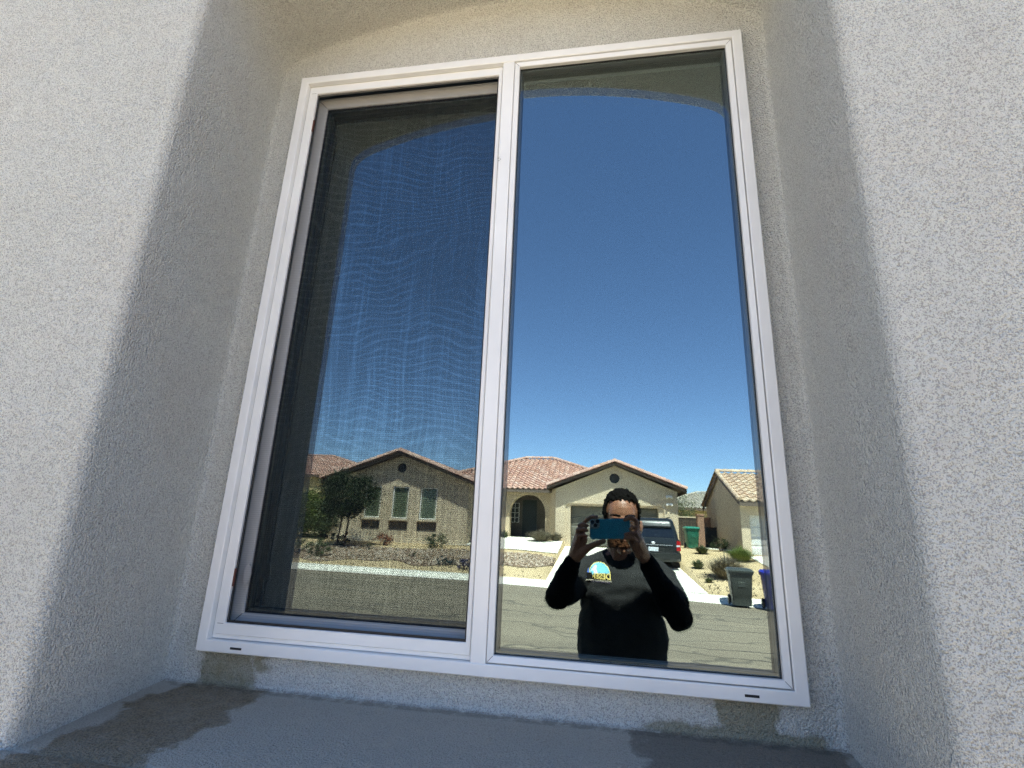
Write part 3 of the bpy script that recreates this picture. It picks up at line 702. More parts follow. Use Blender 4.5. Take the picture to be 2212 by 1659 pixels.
def window_unit(parent, xa, xb, za, zb, y, rec=.14, shutter=True):
    b = MB(); f = .055
    b.loft([[(xa, y-rec+.05, za), (xb, y-rec+.05, za), (xb, y-rec+.05, zb), (xa, y-rec+.05, zb)], [(xa+f, y-rec+.05, za+f), (xb-f, y-rec+.05, za+f), (xb-f, y-rec+.05, zb-f), (xa+f, y-rec+.05, zb-f)],
            [(xa+f, y-rec, za+f), (xb-f, y-rec, za+f), (xb-f, y-rec, zb-f), (xa+f, y-rec, zb-f)]], cap=False)
    fr = b.build('window', M['white_trim'], parent)
    b = MB(); b.face([(xa+f, y-rec-.002, za+f), (xb-f, y-rec-.002, za+f), (xb-f, y-rec-.002, zb-f), (xa+f, y-rec-.002, zb-f)]); b.build('pane', M['pane_green'], fr)
    if shutter:
        b = MB(); n = int((zb-za)/.11); w_ = xb-xa
        for s in (.13, .87): b.box(xa+w_*s-.014, xa+w_*s+.014, y-rec+.004, y-rec+.02, za+f, zb-f)
        for i in range(n):
            z = za+f+.05+i*(zb-za-2*f-.05)/n; b.box(xa+w_*.13, xa+w_*.87, y-rec+.006, y-rec+.012, z, z+.018)
        b.build('shutter', M['slat'], fr)
    b = MB(); b.box(xa-.09, xb+.09, y-rec, y+.07, za-.10, za-.005); b.build('sill', M['far_trim'], fr)

hb = thing('tiled_house', 'tan stucco house across the street with two gables, arched porch and pink tile roof', 'house', (-4, Y(30), .8))
# left wing
yw = Y(24.3); xl, xr, xp = -13.1, -6.1, -9.6; wins = [(-11.43, -10.57), (-9.98, -9.12), (-8.54, -7.66)]
b = MB(); holes = [[(a, 1.86), (c, 1.86), (c, 3.42), (a, 3.42)] for a, c in wins] + [[(a-.06, 1.28), (c+.06, 1.28), (c+.06, 1.74), (a-.06, 1.74)] for a, c in wins]
vr = .24; holes.append([(xp+vr*cos(2*pi*i/20), 4.35+vr*sin(2*pi*i/20)) for i in range(20)])
wallface(b, [(xl, .3), (xr, .3), (xr, 3.72), (xp, 5.0), (xl, 3.72)], holes, yw, .14)
side(b, [(xl, yw, .3), (xl, yw-9, .3), (xl, yw-9, 3.72), (xl, yw, 3.72)]); side(b, [(xr, yw, .3), (xr, yw-9, .3), (xr, yw-9, 3.72), (xr, yw, 3.72)])
# porch wall
yp = Y(30.2)
wallface(b, [(xr, .3), (-2.15, .3), (-2.15, 3.8), (xr, 3.8)], [[p for p in arc_top(-4.98, -2.88, 2.50, 1.03, z_base=.31)]], yp, .55)
# garage
yg = Y(28.0); ga, gc, gp = -2.12, 4.25, 1.04
gdo = roundrect(-1.60, 3.55, .5, 3.02, .26)
wallface(b, [(ga, .3), (gc, .3), (gc, 3.78), (gp, 5.08), (ga, 3.78)], [gdo, [(1.03+.27*cos(2*pi*i/20), 4.40+.27*sin(2*pi*i/20)) for i in range(20)]], yg, .10)
gd2 = roundrect(-1.32, 3.28, .5, 2.92, .10)
flat(b, [[(x, yg-.10, z) for x, z in gdo], [(x, yg-.10, z) for x, z in gd2]]); b.loft([[(x, yg-.10, z) for x, z in gd2], [(x, yg-.55, z) for x, z in gd2]], cap=False)
side(b, [(ga, yg, .3), (-2.62, yp, .3), (-2.62, yp, 3.78), (ga, yg, 3.78)]); side(b, [(gc, yg, .3), (gc, yg-9, .3), (gc, yg-9, 3.78), (gc, yg, 3.78)])
side(b, [(xl, Y(37), .3), (gc, Y(37), .3), (gc, Y(37), 3.7), (xl, Y(37), 3.7)])
o = b.build('wall', M['far_wall'], hb); fix_normals(o)
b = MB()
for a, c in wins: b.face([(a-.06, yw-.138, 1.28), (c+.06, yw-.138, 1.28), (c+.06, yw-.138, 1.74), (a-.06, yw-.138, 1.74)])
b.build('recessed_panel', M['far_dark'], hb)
for a, c in wins: window_unit(hb, a+.01, c-.01, 1.87, 3.41, yw)
for vx, vz, vr, vy in ((xp, 4.35, .24, yw), (1.03, 4.40, .27, yg)):
    b = MB(); b.prism([(vx+vr*cos(2*pi*i/20), vy-.05, vz+vr*sin(2*pi*i/20)) for i in range(20)], [(vx+vr*cos(2*pi*i/20), vy-.09, vz+vr*sin(2*pi*i/20)) for i in range(20)])
    for i in range(6):
        z = vz-vr*.8+i*vr*.3; hw = math.sqrt(max(.001, vr*vr-(z-vz)**2))*.96; b.prism([(vx-hw, vy-.02, z), (vx-hw, vy-.05, z+.04), (vx-hw, vy-.05, z+.028)], [(vx+hw, vy-.02, z), (vx+hw, vy-.05, z+.04), (vx+hw, vy-.05, z+.028)])
    b.build('gable_vent', M['vent'], hb)
    b = MB(); lo = []
    for rr_, yy in ((vr, vy+.002), (vr, vy+.03), (vr+.07, vy+.03), (vr+.08, vy+.001)): lo.append([(vx+rr_*cos(2*pi*i/24), yy, vz+rr_*sin(2*pi*i/24)) for i in range(24)])
    b.loft(lo, cap=False); o = b.build('vent_trim', M['far_wall'], hb); fix_normals(o)
# plinth line along the left wing
b = MB(); b.box(xl-.03, xr+.03, yw, yw+.03, .55, .98); b.build('plinth', M['far_trim'], hb)
# porch room, door, lattice window
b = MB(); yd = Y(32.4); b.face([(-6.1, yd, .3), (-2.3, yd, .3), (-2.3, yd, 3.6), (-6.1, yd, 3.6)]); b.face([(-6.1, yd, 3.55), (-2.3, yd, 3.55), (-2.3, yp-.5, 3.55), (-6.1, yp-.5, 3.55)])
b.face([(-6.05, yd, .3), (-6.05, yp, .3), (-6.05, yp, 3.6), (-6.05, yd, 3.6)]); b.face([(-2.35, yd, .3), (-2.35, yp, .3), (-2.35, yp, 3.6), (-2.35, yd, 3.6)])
b.face([(-6.1, yp-.55, 1.06), (-2.3, yp-.55, 1.06), (-2.3, yd, 1.06), (-6.1, yd, 1.06)]); b.build('porch_wall', M['far_dark'], hb)  # porch room coloured dark to stand for the shade behind the arch
b = MB(); b.box(-4.52, -3.62, yd, yd+.06, 1.08, 3.30); dr = b.build('front_door', M['dark_door'], hb)
b = MB(); b.tube([(-3.72, yd+.09, 2.0), (-3.72, yd+.09, 2.3)], .02, 8); b.build('handle', M['iron'], dr)
b = MB(); b.box(-5.55, -4.75, yd, yd+.03, 1.9, 3.1); fr = b.build('window', M['dark_door'], hb)
b = MB()
for i in range(4): b.box(-5.55+i*.26, -5.51+i*.26, yd+.03, yd+.05, 1.9, 3.1)
for i in range(5): b.box(-5.55, -4.75, yd+.032, yd+.052, 1.9+i*.29, 1.93+i*.29)
b.build('lattice', M['white_trim'], fr)
# garage door with panel joints
b = MB(); yy = yg-.5; b.box(-1.34, 3.30, yy-.05, yy-.02, .6, 2.93)
for r_ in range(4):
    for c_ in range(4):
        xa = -1.30+c_*1.15; za = .84+r_*.52; b.loft([[(xa, yy-.02, za), (xa+1.11, yy-.02, za), (xa+1.11, yy-.02, za+.48), (xa, yy-.02, za+.48)], [(xa+.06, yy+.005, za+.05), (xa+1.05, yy+.005, za+.05), (xa+1.05, yy+.005, za+.43), (xa+.06, yy+.005, za+.43)]])
b.build('garage_door', M['gdoor'], hb)
# security lamp and house light on the garage
for zz, s in ((3.52, 1.0), (3.13, .8)):
    b = MB(); b.box(3.66, 3.98, yg, yg+.06, zz-.05, zz+.06); b.tube([(3.72, yg+.04, zz), (3.70, yg+.17, zz-.05)], [.03, .06*s]); b.tube([(3.92, yg+.04, zz), (3.94, yg+.17, zz-.05)], [.03, .06*s]); b.build('wall_lamp', M['white_trim'], hb)
# roofs
gable_roof(hb, xp, 5.10, 4.05, 3.62, yw+.5, yw-12, M['tile'])
gable_roof(hb, gp, 5.20, 3.62, 3.84, yg+.5, yg-10, M['tile'])
def hip_roof(parent, xa, xb, ya, yb, ze, zr, rxa, rxb, m):
    """ya street side, yb back (world y), ridge from rxa to rxb"""
    ym = (ya+yb)/2; hd = abs(yb-ya)/2; rise = zr-ze; L = math.hypot(hd, rise)
    tile_slope('roof', (xa, ya, ze), (1, 0, 0), (0, ym-ya, rise), xb-xa, L, lambda v: (rxa-xa)*v/L, lambda v: (xb-xa)-(xb-rxb)*v/L, m, parent)
    b = MB(); b.face([(xb, yb, ze), (xa, yb, ze), (rxa, ym, zr), (rxb, ym, zr)]); b.build('roof', m, parent)
    for sx, rx in ((xa, rxa), (xb, rxb)):
        Ls = math.hypot(rx-sx, rise); ln = abs(yb-ya); s = -1
        tile_slope('roof', (sx, ya, ze), (0, -1, 0), (rx-sx, 0, rise), ln, Ls, lambda v: hd*v/Ls, lambda v: ln-hd*v/Ls, m, parent)
    b = MB(); caps(b, (rxa, ym, zr+.06), (rxb, ym, zr+.06), .13)
    for p, q in (((xa, ya, ze+.05), (rxa, ym, zr+.06)), ((xb, ya, ze+.05), (rxb, ym, zr+.06)), ((xa, yb, ze+.05), (rxa, ym, zr+.06)), ((xb, yb, ze+.05), (rxb, ym, zr+.06))): caps(b, p, q, .125)
    b.build('ridge_cap', m, parent)
    b = MB(); b.box(xa, xb, ya-.05, ya-.01, ze-.19, ze-.01); b.box(xb-.05, xb-.01, yb, ya, ze-.19, ze-.02); b.box(xa+.01, xa+.05, yb, ya, ze-.19, ze-.02)
    b.face([(xa, ya, ze-.03), (xb, ya, ze-.03), (xb, yb, ze-.03), (xa, yb, ze-.03)]); b.build('fascia', M['soft'], parent)
hip_roof(hb, -11.6, 3.4, Y(29.5), Y(42.5), 3.80, 6.33, -4.9, -2.9, M['tile'])

# neighbour to the right: gable end towards us, buff tiles, white garage door
hc = thing('tiled_house', 'tan house on the right with a blank shaded gable end and buff tile roof', 'house', (9, Y(27), .7))
b = MB(); yf_, yb_ = Y(23.5), Y(30.3); x_ = 6.15; ze, zp = 3.28, 4.55
wallface(b, [(x_, .3), (16, .3), (16, ze), (x_, ze)], [[(6.5, .35), (11.2, .35), (11.2, 2.62), (6.5, 2.62)]], yf_, .25)
b.face([(x_, yf_, .3), (x_, yb_, .3), (x_, yb_, ze), (x_, (yf_+yb_)/2, zp), (x_, yf_, ze)]); b.face([(x_, yb_, .3), (16, yb_, .3), (16, yb_, ze), (x_, yb_, ze)]); b.face([(16, yf_, .3), (16, yb_, .3), (16, yb_, ze), (16, (yf_+yb_)/2, zp), (16, yf_, ze)])
o = b.build('wall', M['far_wall'], hc); fix_normals(o)
b = MB(); b.box(6.45, 11.25, yf_-.28, yf_-.24, .45, 2.65)
for r_ in range(5):
    for c_ in range(4):
        xa = 6.55+c_*1.16; za = .55+r_*.41; b.loft([[(xa, yf_-.24, za), (xa+1.1, yf_-.24, za), (xa+1.1, yf_-.24, za+.37), (xa, yf_-.24, za+.37)], [(xa+.05, yf_-.215, za+.05), (xa+1.05, yf_-.215, za+.05), (xa+1.05, yf_-.215, za+.32), (xa+.05, yf_-.215, za+.32)]])
b.build('garage_door', M['gdoor2'], hc)
ys, yn = yf_+.45, yb_-.45; ym = (ys+yn)/2; rise = 4.72-3.16; L = math.hypot(abs(ys-ym), rise)
tile_slope('roof', (6.02, ys, 3.16), (1, 0, 0), (0, ym-ys, rise), 10.7, L, FALL, lambda v: 10.7, M['tile2'], hc)
tile_slope('roof', (6.02, yn, 3.16), (1, 0, 0), (0, ym-yn, rise), 10.7, L, FALL, lambda v: 10.7, M['tile2'], hc)
b = MB(); caps(b, (5.99, ym, 4.79), (16.5, ym, 4.79), .13); 
for yy in (ys, yn): caps(b, (6.05, yy, 3.22), (6.05, ym, 4.78), .11)
b.build('ridge_cap', M['tile2'], hc)
b = MB(); b.box(6.06, 16.4, ys-.05, ys-.01, 2.97, 3.15)
for yy in (ys, yn): b.prism([(6.03, yy, 3.14), (6.03, ym, 4.70), (6.03, ym, 4.52), (6.03, yy, 2.96)], [(6.08, yy, 3.14), (6.08, ym, 4.70), (6.08, ym, 4.52), (6.08, yy, 2.96)])
b.face([(6.06, ys, 3.12), (16.4, ys, 3.12), (16.4, ym, 4.66), (6.06, ym, 4.66)]); b.build('fascia', M['soft'], hc)
for q in ((6.2, 6.33), (6.9, 7.05)):
    b = MB(); b.box(q[0], q[1], yf_, yf_+.13, 3.0-.02, 3.12-.02); b.build('wall_lamp', M['white_trim'], hc)
# apron before that garage
b = MB(); 
P = lambda x, y: (x, Y(y), (yard_z(x, y) if y > gut(x)+.9 else .13)+.03)
for i in range(6):
    xa, xb = 6.3+i*.9, 6.3+(i+1)*.9
    for k in range(8):
        f0, f1 = k/8, (k+1)/8; q = lambda x, f: P(x, (gut(x)+.95)*(1-f)+23.4*f); b.face([q(xa, f0), q(xb, f0), q(xb, f1), q(xa, f1)])
o = b.build('driveway', M['concrete']); fix_normals(o); tag(o, kind='structure')

# house seen between the two, further back
hd_ = thing('tiled_house', 'distant low grey-tiled house between the tan garage and the right gable', 'house', (9, Y(48), .8))
b = MB(); b.box(6.4, 20, Y(54), Y(45.6), .3, 3.7); b.build('wall', M['yellow_wall'], hd_)
hip_roof(hd_, 4.6, 20.5, Y(45), Y(54.5), 3.62, 5.15, 9.3, 16, M['tile3'])
# yellow house at far left
he = thing('tiled_house', 'yellow house at far left behind the trees with a pink hip roof', 'house', (-28, Y(47), .8))
b = MB(); wallface(b, [(-40, .3), (-25.7, .3), (-25.7, 5.45), (-40, 5.45)], [[(-28.6, 3.9), (-27.7, 3.9), (-27.7, 5.0), (-28.6, 5.0)], [(-28.7, 2.3), (-27.8, 2.3), (-27.8, 3.3), (-28.7, 3.3)]], Y(45), .2)
b.box(-25.7, -20, Y(54), Y(46.2), .3, 5.3); b.face([(-25.7, Y(45), .3), (-25.7, Y(46.2), .3), (-25.7, Y(46.2), 5.45), (-25.7, Y(45), 5.45)])
o = b.build('wall', M['yellow_wall'], he); fix_normals(o)
for za, zb, xo in ((3.9, 5.0, -28.6), (2.3, 3.3, -28.7)):
    b = MB(); b.face([(xo, Y(45)-.15, za), (xo+.9, Y(45)-.15, za), (xo+.9, Y(45)-.15, zb), (xo, Y(45)-.15, zb)]); b.build('window', M['pane_green'], he)
hip_roof(he, -41, -19.2, Y(44.5), Y(56.5), 5.45, 7.95, -35, -27.8, M['tile'])

# ------------------------------------------------------------------ fences, pillar and gate
b = MB(); b.box(-27, -13.6, Y(34), Y(33.9), .7, 2.95); b.box(-27, -13.6, Y(34.03), Y(33.87), 2.95, 3.02)
tag(b.build('garden_wall', M['brick']), 'brown boundary wall behind the trees at far left', 'wall')
t = thing('board_fence', 'dark board fence behind the green bin beside the tan garage', 'fence', (4.9, Y(30), 1))
b = MB()
for i in range(8): b.box(4.3+i*.155, 4.3+i*.155+.145, Y(30)-.02*(i % 2), Y(30)+.02, .9, 2.52)
b.build('boards', M['fence_dark'], t); b = MB(); b.box(4.25, 5.6, Y(30)-.05, Y(30)+.05, 2.53, 2.60); b.build('cap_rail', M['far_trim'], t)
b = MB(); b.box(5.18, 5.50, Y(28.3), Y(27.9), .85, 2.62); b.box(5.15, 5.53, Y(28.33), Y(27.87), 2.62, 2.70)
tag(b.build('block_pillar', M['brick']), 'brown block pillar between the green bin and the iron gate', 'pillar')
b = MB(); b.box(5.5, 6.13, Y(29.6), Y(29.4), .85, 2.50); b.box(5.5, 6.13, Y(29.62), Y(29.38), 2.5, 2.56)
tag(b.build('garden_wall', M['brick']), 'short brown block wall behind the iron gate', 'wall')
t = thing('iron_gate', 'dark iron side gate between the brown pillar and the right house', 'gate', (5.8, Y(28), .95))
b = MB(); ygt = Y(28.0)
for xx in (5.50, 6.06): b.box(xx, xx+.05, ygt-.025, ygt+.025, .9, 2.08)
for zz in (.98, 1.5, 2.03): b.box(5.5, 6.11, ygt-.02, ygt+.02, zz, zz+.04)
b.build('gate_frame', M['iron'], t); b = MB()
for i in range(9): b.box(5.56+i*.056, 5.578+i*.056, ygt-.01, ygt+.01, 1.0, 2.05)
b.box(5.55, 6.06, ygt-.016, ygt-.012, 1.0, 2.03); b.build('bars', M['iron'], t)

# ------------------------------------------------------------------ plants
def leaves(b, c, rad, n, size, rnd, hollow=.35, clumps=None, up=.3):
    """leaf-sized faces gathered in clumps through a crown"""
    cl = []
    for i in range(clumps or max(6, n//55)):
        while True:
            v = Vector((rnd.uniform(-1, 1), rnd.uniform(-1, 1), rnd.uniform(-1, 1)))
            if hollow < v.length < 1: break
        cl.append((Vector(c) + Vector((v.x*rad[0], v.y*rad[1], v.z*rad[2])), rnd.uniform(.14, .34)*min(rad)))
    for i in range(n):
        cc, cr_ = rnd.choice(cl); v = Vector((rnd.gauss(0, 1), rnd.gauss(0, 1), rnd.gauss(0, .8)))*cr_*.75; p = cc+v
        a = Vector((rnd.gauss(0, 1), rnd.gauss(0, 1), rnd.gauss(up, 1))).normalized(); q = a.orthogonal().normalized(); q.rotate(Matrix.Rotation(rnd.uniform(0, 6.28), 3, a))
        s = size*rnd.uniform(.6, 1.3); r2 = a.cross(q)
        b.face([p-q*s, p+r2*s*.45, p+q*s, p-r2*s*.45])
def shrub(name, label, cat, x, yc, h, wd, n, size, m, seed, group=None, z=None):
    rnd = random.Random(seed); z = gz(x, yc) if z is None else z
    t = thing(name, label, cat, (x, Y(yc), z), group)
    b = MB(); leaves(b, (x, Y(yc), z+h*.52), (wd/2, wd/2, h*.48), n, size, rnd, .1); b.build('foliage', m, t)
    b = MB()
    for k in range(7):
        a = rnd.uniform(0, 6.28); b.tube([(x, Y(yc), z-.05), (x+cos(a)*wd*.12, Y(yc)+sin(a)*wd*.12, z+h*.3), (x+cos(a)*wd*.3, Y(yc)+sin(a)*wd*.3, z+h*.7)], [.018, .012, .006], 5)
    b.build('stem', M['bark'], t); return t
def spiky(name, label, cat, x, yc, h, wd, n, m, seed, group=None, wbl=.012, droop=.5, z=None):
    rnd = random.Random(seed); z = gz(x, yc)-.02 if z is None else z; b = MB()
    for i in range(n):
        a = rnd.uniform(0, 6.28); r_ = rnd.random()**.6; lean = r_*wd/2; hh = h*rnd.uniform(.55, 1.0)*(1-.35*r_); p = Vector((x+cos(a)*wd*.12*r_, Y(yc)+sin(a)*wd*.12*r_, z))
        d = Vector((cos(a), sin(a), 0)); m1 = p+d*lean*.45+Vector((0, 0, hh*.65)); e = p+d*lean+Vector((0, 0, hh*(1-.25*droop*r_))); s = d.cross(Vector((0, 0, 1)))*wbl*rnd.uniform(.6, 1.3)
        b.face([p-s, p+s, m1+s*.8, m1-s*.8]); b.face([m1-s*.8, m1+s*.8, e])
        if rnd.random() < .5:
            e2 = m1+Vector((rnd.uniform(-.1, .1), rnd.uniform(-.1, .1), hh*.25)); b.face([m1-s*.6, m1+s*.6, e2])
    o = b.build(name, m); return tag(o, label, cat, group)
# tree by the left wing
def tree(name, label, x, yc, zc, rad, m, n, size, seed, trunks, cat='tree'):
    rnd = random.Random(seed); z = gz(x, yc); t = thing(name, label, cat, (x, Y(yc), z))
    b = MB()
    for (dx, dy, lx, ly, r_) in trunks:
        top = Vector((x+lx, Y(yc)+ly, zc-rad[2]*.1)); base = Vector((x+dx, Y(yc)+dy, z-.1)); mid = base.lerp(top, .5)+Vector((rnd.uniform(-.06, .06), rnd.uniform(-.05, .05), 0))
        b.tube([base, mid, top], [r_, r_*.8, r_*.5], 8)
        for k in range(5):
            v = Vector((rnd.uniform(-1, 1)*rad[0], rnd.uniform(-1, 1)*rad[1], rnd.uniform(-.3, .8)*rad[2]))*.75
            b.tube([mid.lerp(top, rnd.uniform(.3, 1)), Vector((x, Y(yc), zc))+v], [r_*.4, r_*.12], 6)
    b.build('trunk', M['bark'], t); b = MB(); leaves(b, (x+.05, Y(yc), zc), rad, n, size, rnd, .25, clumps=46); b.build('crown', m, t); return t
tree('multi_trunk_tree', 'dark olive tree with twin thin trunks before the left gable windows', -11.35, 22.3, 2.72, (1.25, 1.0, 1.12), M['leaf_dark'], 17000, .05, 11, [(-.28, 0, -.05, 0, .04), (.12, .05, .25, .1, .05)])
tree('garden_tree', 'pale leafy tree behind the right end of the tan garage', 5.9, 38, 3.15, (1.3, 1.0, 1.15), M['leaf_mid'], 3500, .05, 12, [(0, 0, .1, 0, .08)])
shrub('tall_shrub', 'bright green tall shrub left of the olive tree', 'shrub', -15.0, 25.2, 2.25, 3.4, 15000, .06, M['leaf_green'], 21)
shrub('tall_shrub', 'darker green shrub right behind the olive tree trunks', 'shrub', -13.5, 24.6, 1.95, 1.9, 6000, .055, M['leaf_mid'], 22)
shrub('low_shrub', 'spreading dark grey shrub at the left edge by the kerb', 'shrub', -12.6, 20.4, .62, 1.5, 1800, .035, M['leaf_mid'], 23)
shrub('low_shrub', 'green rounded shrub left of the twin trunks', 'shrub', -11.15, 19.9, .66, .95, 1600, .032, M['leaf_mid'], 24)
shrub('low_shrub', 'small dark shrub at the foot of the twin trunks', 'shrub', -11.6, 22.6, .7, .8, 900, .034, M['leaf_dark'], 25)
shrub('low_shrub', 'rusty red round shrub below the middle window', 'shrub', -9.75, 23.3, .56, .85, 1500, .026, M['leaf_red'], 26)
shrub('low_shrub', 'olive green shrub below the right window of the left wing', 'shrub', -7.2, 23.2, .64, 1.05, 1700, .03, M['leaf_mid'], 27)
shrub('low_shrub', 'small blue green cushion shrub near the kerb on the gravel', 'shrub', -5.5, 19.2, .36, .78, 1100, .022, M['leaf_blue'], 28)
shrub('low_shrub', 'purple flowering cushion shrub beside the window mullion', 'shrub', -4.65, 18.75, .36, .7, 1100, .022, M['leaf_purple'], 29)
shrub('low_shrub', 'tiny green seedling shrub on the gravel below the right window', 'shrub', -7.35, 20.6, .2, .4, 260, .02, M['leaf_mid'], 30)
shrub('low_shrub', 'tiny green plant on the gravel right of the tree shadow', 'shrub', -9.9, 22.0, .25, .28, 200, .02, M['leaf_mid'], 31)
spiky('dry_shrub', 'large dry grey brown twiggy shrub before the arched porch', 'shrub', -2.72, 26.6, .78, 1.75, 650, M['leaf_dry'], 41)
spiky('dry_shrub', 'smaller dry grey shrub at the left corner of the garage', 'shrub', -1.98, 26.9, .62, 1.0, 380, M['leaf_dry'], 42)
spiky('dry_shrub', 'small green plant by the lit pier left of the arch', 'shrub', -4.95, 28.4, .62, .7, 240, M['leaf_mid'], 43)
spiky('dry_shrub', 'bare greyish twiggy shrub standing behind the dark wheeled bin', 'shrub', 4.35, 18.9, .98, 1.75, 900, M['leaf_dry'], 44)
spiky('ornamental_grass', 'bright green arching grass clump before the right house garage', 'plant', 5.75, 22.4, .78, 1.55, 900, M['leaf_grass'], 45, wbl=.009, droop=1.2)
spiky('sage_plant', 'grey green spiky plant on the sand right of the vehicle', 'plant', 3.75, 20.6, .45, .62, 260, M['leaf_mid'], 46, wbl=.016)
spiky('sage_plant', 'tiny green spiky plant on the sand close to the kerb', 'plant', 3.62, 18.15, .22, .38, 150, M['leaf_mid'], 47, wbl=.012)
spiky('sage_plant', 'dark green plant on the bank below the green bin', 'plant', 4.55, 23.9, .5, .75, 300, M['leaf_mid'], 48, wbl=.02)
shrub('low_shrub', 'dark low shrub at the foot of the right house gable wall', 'shrub', 5.5, 24.6, .55, 1.0, 900, .035, M['leaf_dark'], 49)
# pale kerb stones edging the bank by the gate
b = MB(); 
for i in range(9):
    f = i/9; xa, ya = 4.9+1.6*f, 27.0-3.2*f; s = .17; z = gz(xa, ya); b.tube([(xa, Y(ya), z+.03), (xa+.14, Y(ya-.28), gz(xa+.14, ya-.28)+.03)], .055, 6)
tag(b.build('edging_stones', M['concrete']), 'row of pale edging stones on the bank before the iron gate', 'edging')

# ------------------------------------------------------------------ wheeled bins
def bin_(label, x, yc, z, h, wd, col_, seed, rot, lidc=None):
    t = thing('wheeled_bin', label, 'bin', (x, Y(yc), z)); rz = Matrix.Rotation(rot, 3, 'Z'); c = Vector((x, Y(yc), z))
    mb = simple('bin_plastic', col_, .45, .5, var=.08, vs=8); ml = simple('bin_lid_plastic', lidc or col_, .4, .5)
    tr = lambda pts: [c + rz @ Vector(p) for p in pts]
    def rr_(hw, hd, z_, r=.06, oy=0):
        pts = []
        for sx, sy, a0 in ((1, 1, 0), (-1, 1, 90), (-1, -1, 180), (1, -1, 270)):
            for k in range(4): a = R(a0+30*k); pts.append((sx*(hw-r)+r*cos(a), oy+sy*(hd-r)+r*sin(a), z_))
        return pts
    b = MB(); w2 = wd/2
    b.loft([tr(rr_(w2*.74, w2*.78, .04)), tr(rr_(w2*.78, w2*.82, .25)), tr(rr_(w2*.80, w2*.86, .27)), tr(rr_(w2*.93, w2*1.02, h*.84)), tr(rr_(w2*1.0, w2*1.10, h*.85)), tr(rr_(w2*1.0, w2*1.10, h*.90))])
    b.prism(tr([(-w2*.3, w2*.9, h*.5), (w2*.3, w2*.9, h*.5), (w2*.3, w2*.99, h*.52), (-w2*.3, w2*.99, h*.52)]), tr([(-w2*.3, w2*.92, h*.66), (w2*.3, w2*.92, h*.66), (w2*.3, w2*1.03, h*.64), (-w2*.3, w2*1.03, h*.64)]))
    o = b.build('body', mb, t); fix_normals(o, 40)
    b = MB(); b.loft([tr(rr_(w2*1.04, w2*1.14, h*.895, oy=.02)), tr(rr_(w2*1.05, w2*1.16, h*.94, oy=.02)), tr(rr_(w2*.92, w2*1.0, h*.985, oy=.0)), tr(rr_(w2*.6, w2*.6, h, oy=0))]); o = b.build('lid', ml, t); fix_normals(o, 40)
    b = MB(); b.tube(tr([(-w2*.8, -w2*1.22, h*.90), (w2*.8, -w2*1.22, h*.90)]), .018, 8)
    for s in (-1, 1): b.tube(tr([(s*w2*.8, -w2*1.22, h*.90), (s*w2*.8, -w2*.98, h*.88)]), .016, 8)
    b.build('handle', ml, t)
    for s in (-1, 1):
        b = MB(); ax = rz @ Vector((1, 0, 0)); cc = c + rz @ Vector((s*w2*.86, -w2*.80, .125)); u = rz @ Vector((0, 1, 0)); v = Vector((0, 0, 1))
        b.loft([[cc+ax*o_+(u*cos(2*pi*k/18)+v*sin(2*pi*k/18))*r_ for k in range(18)] for o_, r_ in ((-.03, .10), (-.022, .125), (.022, .125), (.03, .10))]); o = b.build('wheel', M['iron'], t); fix_normals(o, 30)
    return t
bin_('dark grey green wheeled bin on the gutter nearest the driveway', 3.86, 15.35, .02, .97, .62, (.055, .064, .055), 1, R(6))
bin_('blue recycling bin half hidden by the right window frame', 4.62, 14.95, .02, .98, .60, (.02, .03, .30), 2, R(4), (.02, .03, .42))
bin_('teal green wheeled bin at the fence beside the garage', 4.62, 26.6, gz(4.62, 26.6)+.0, 1.02, .64, (.01, .13, .085), 3, R(-5), (.03, .22, .15))

# ------------------------------------------------------------------ large dark vehicle on the drive
V = Matrix.Translation((2.20, Y(20.9), drive_z(20.9)+.016)) @ Matrix.Rotation(R(3.5), 4, 'Z')
sv = thing('parked_suv', 'large dark grey green SUV parked nose to the garage on the driveway', 'car', (2.20, Y(20.9), drive_z(20.9)))
paint = simple('dark_green_car_paint', (.012, .016, .016), .34, .5, metal=.2, coat=.35); tint = simple('dark_car_glass', (.01, .013, .016), .05, .8)
chrome = simple('chrome_strip', (.75, .75, .75), .32, .5, metal=1); rub = simple('tyre_rubber', (.02, .02, .02), .85); red = simple('red_lamp_lens', (.38, .012, .012), .12, .7, coat=.6); plast = simple('black_bumper_plastic', (.03, .03, .032), .6)
plate = simple('pale_number_plate', (.55, .58, .60), .4)
def VP(p): return V @ Vector(p)
def slab(hw, sr, sf, z, r=.22, n=6, crown=.03):
    """plan section of the body: x across, y back along -y; sr, sf distances of tail and nose"""
    pts = []
    for cx_, cy_, a0 in ((hw-r, -sr-r, 0), (-hw+r, -sr-r, 90), (-hw+r, -sf+r, 180), (hw-r, -sf+r, 270)):
        for k in range(n+1): a = R(a0+90*k/n); pts.append((cx_+r*cos(a), cy_+r*sin(a), z))
    return [VP(p) for p in pts]
lv = [(.93, .14, 5.18, .34), (.985, .05, 5.26, .46), (.995, .02, 5.3, .72), (1.0, .015, 5.28, .95), (.985, .03, 5.2, 1.12), (.955, .05, 5.05, 1.20)]
b = MB(); b.loft([slab(*q) for q in lv]); o = b.build('body', paint, sv); fix_normals(o, 35)
b = MB(); b.loft([slab(.955, .055, 3.95, 1.18), slab(.93, .10, 3.85, 1.30), slab(.83, .27, 3.25, 1.74, .2), slab(.80, .32, 3.12, 1.84, .2), slab(.74, .45, 2.95, 1.92, .18), slab(.55, .75, 2.7, 1.955, .16)]); o = b.build('cabin', paint, sv); fix_normals(o, 35)
b = MB(); f = lambda z: (.055+(.27-.055)*(z-1.18)/.56)
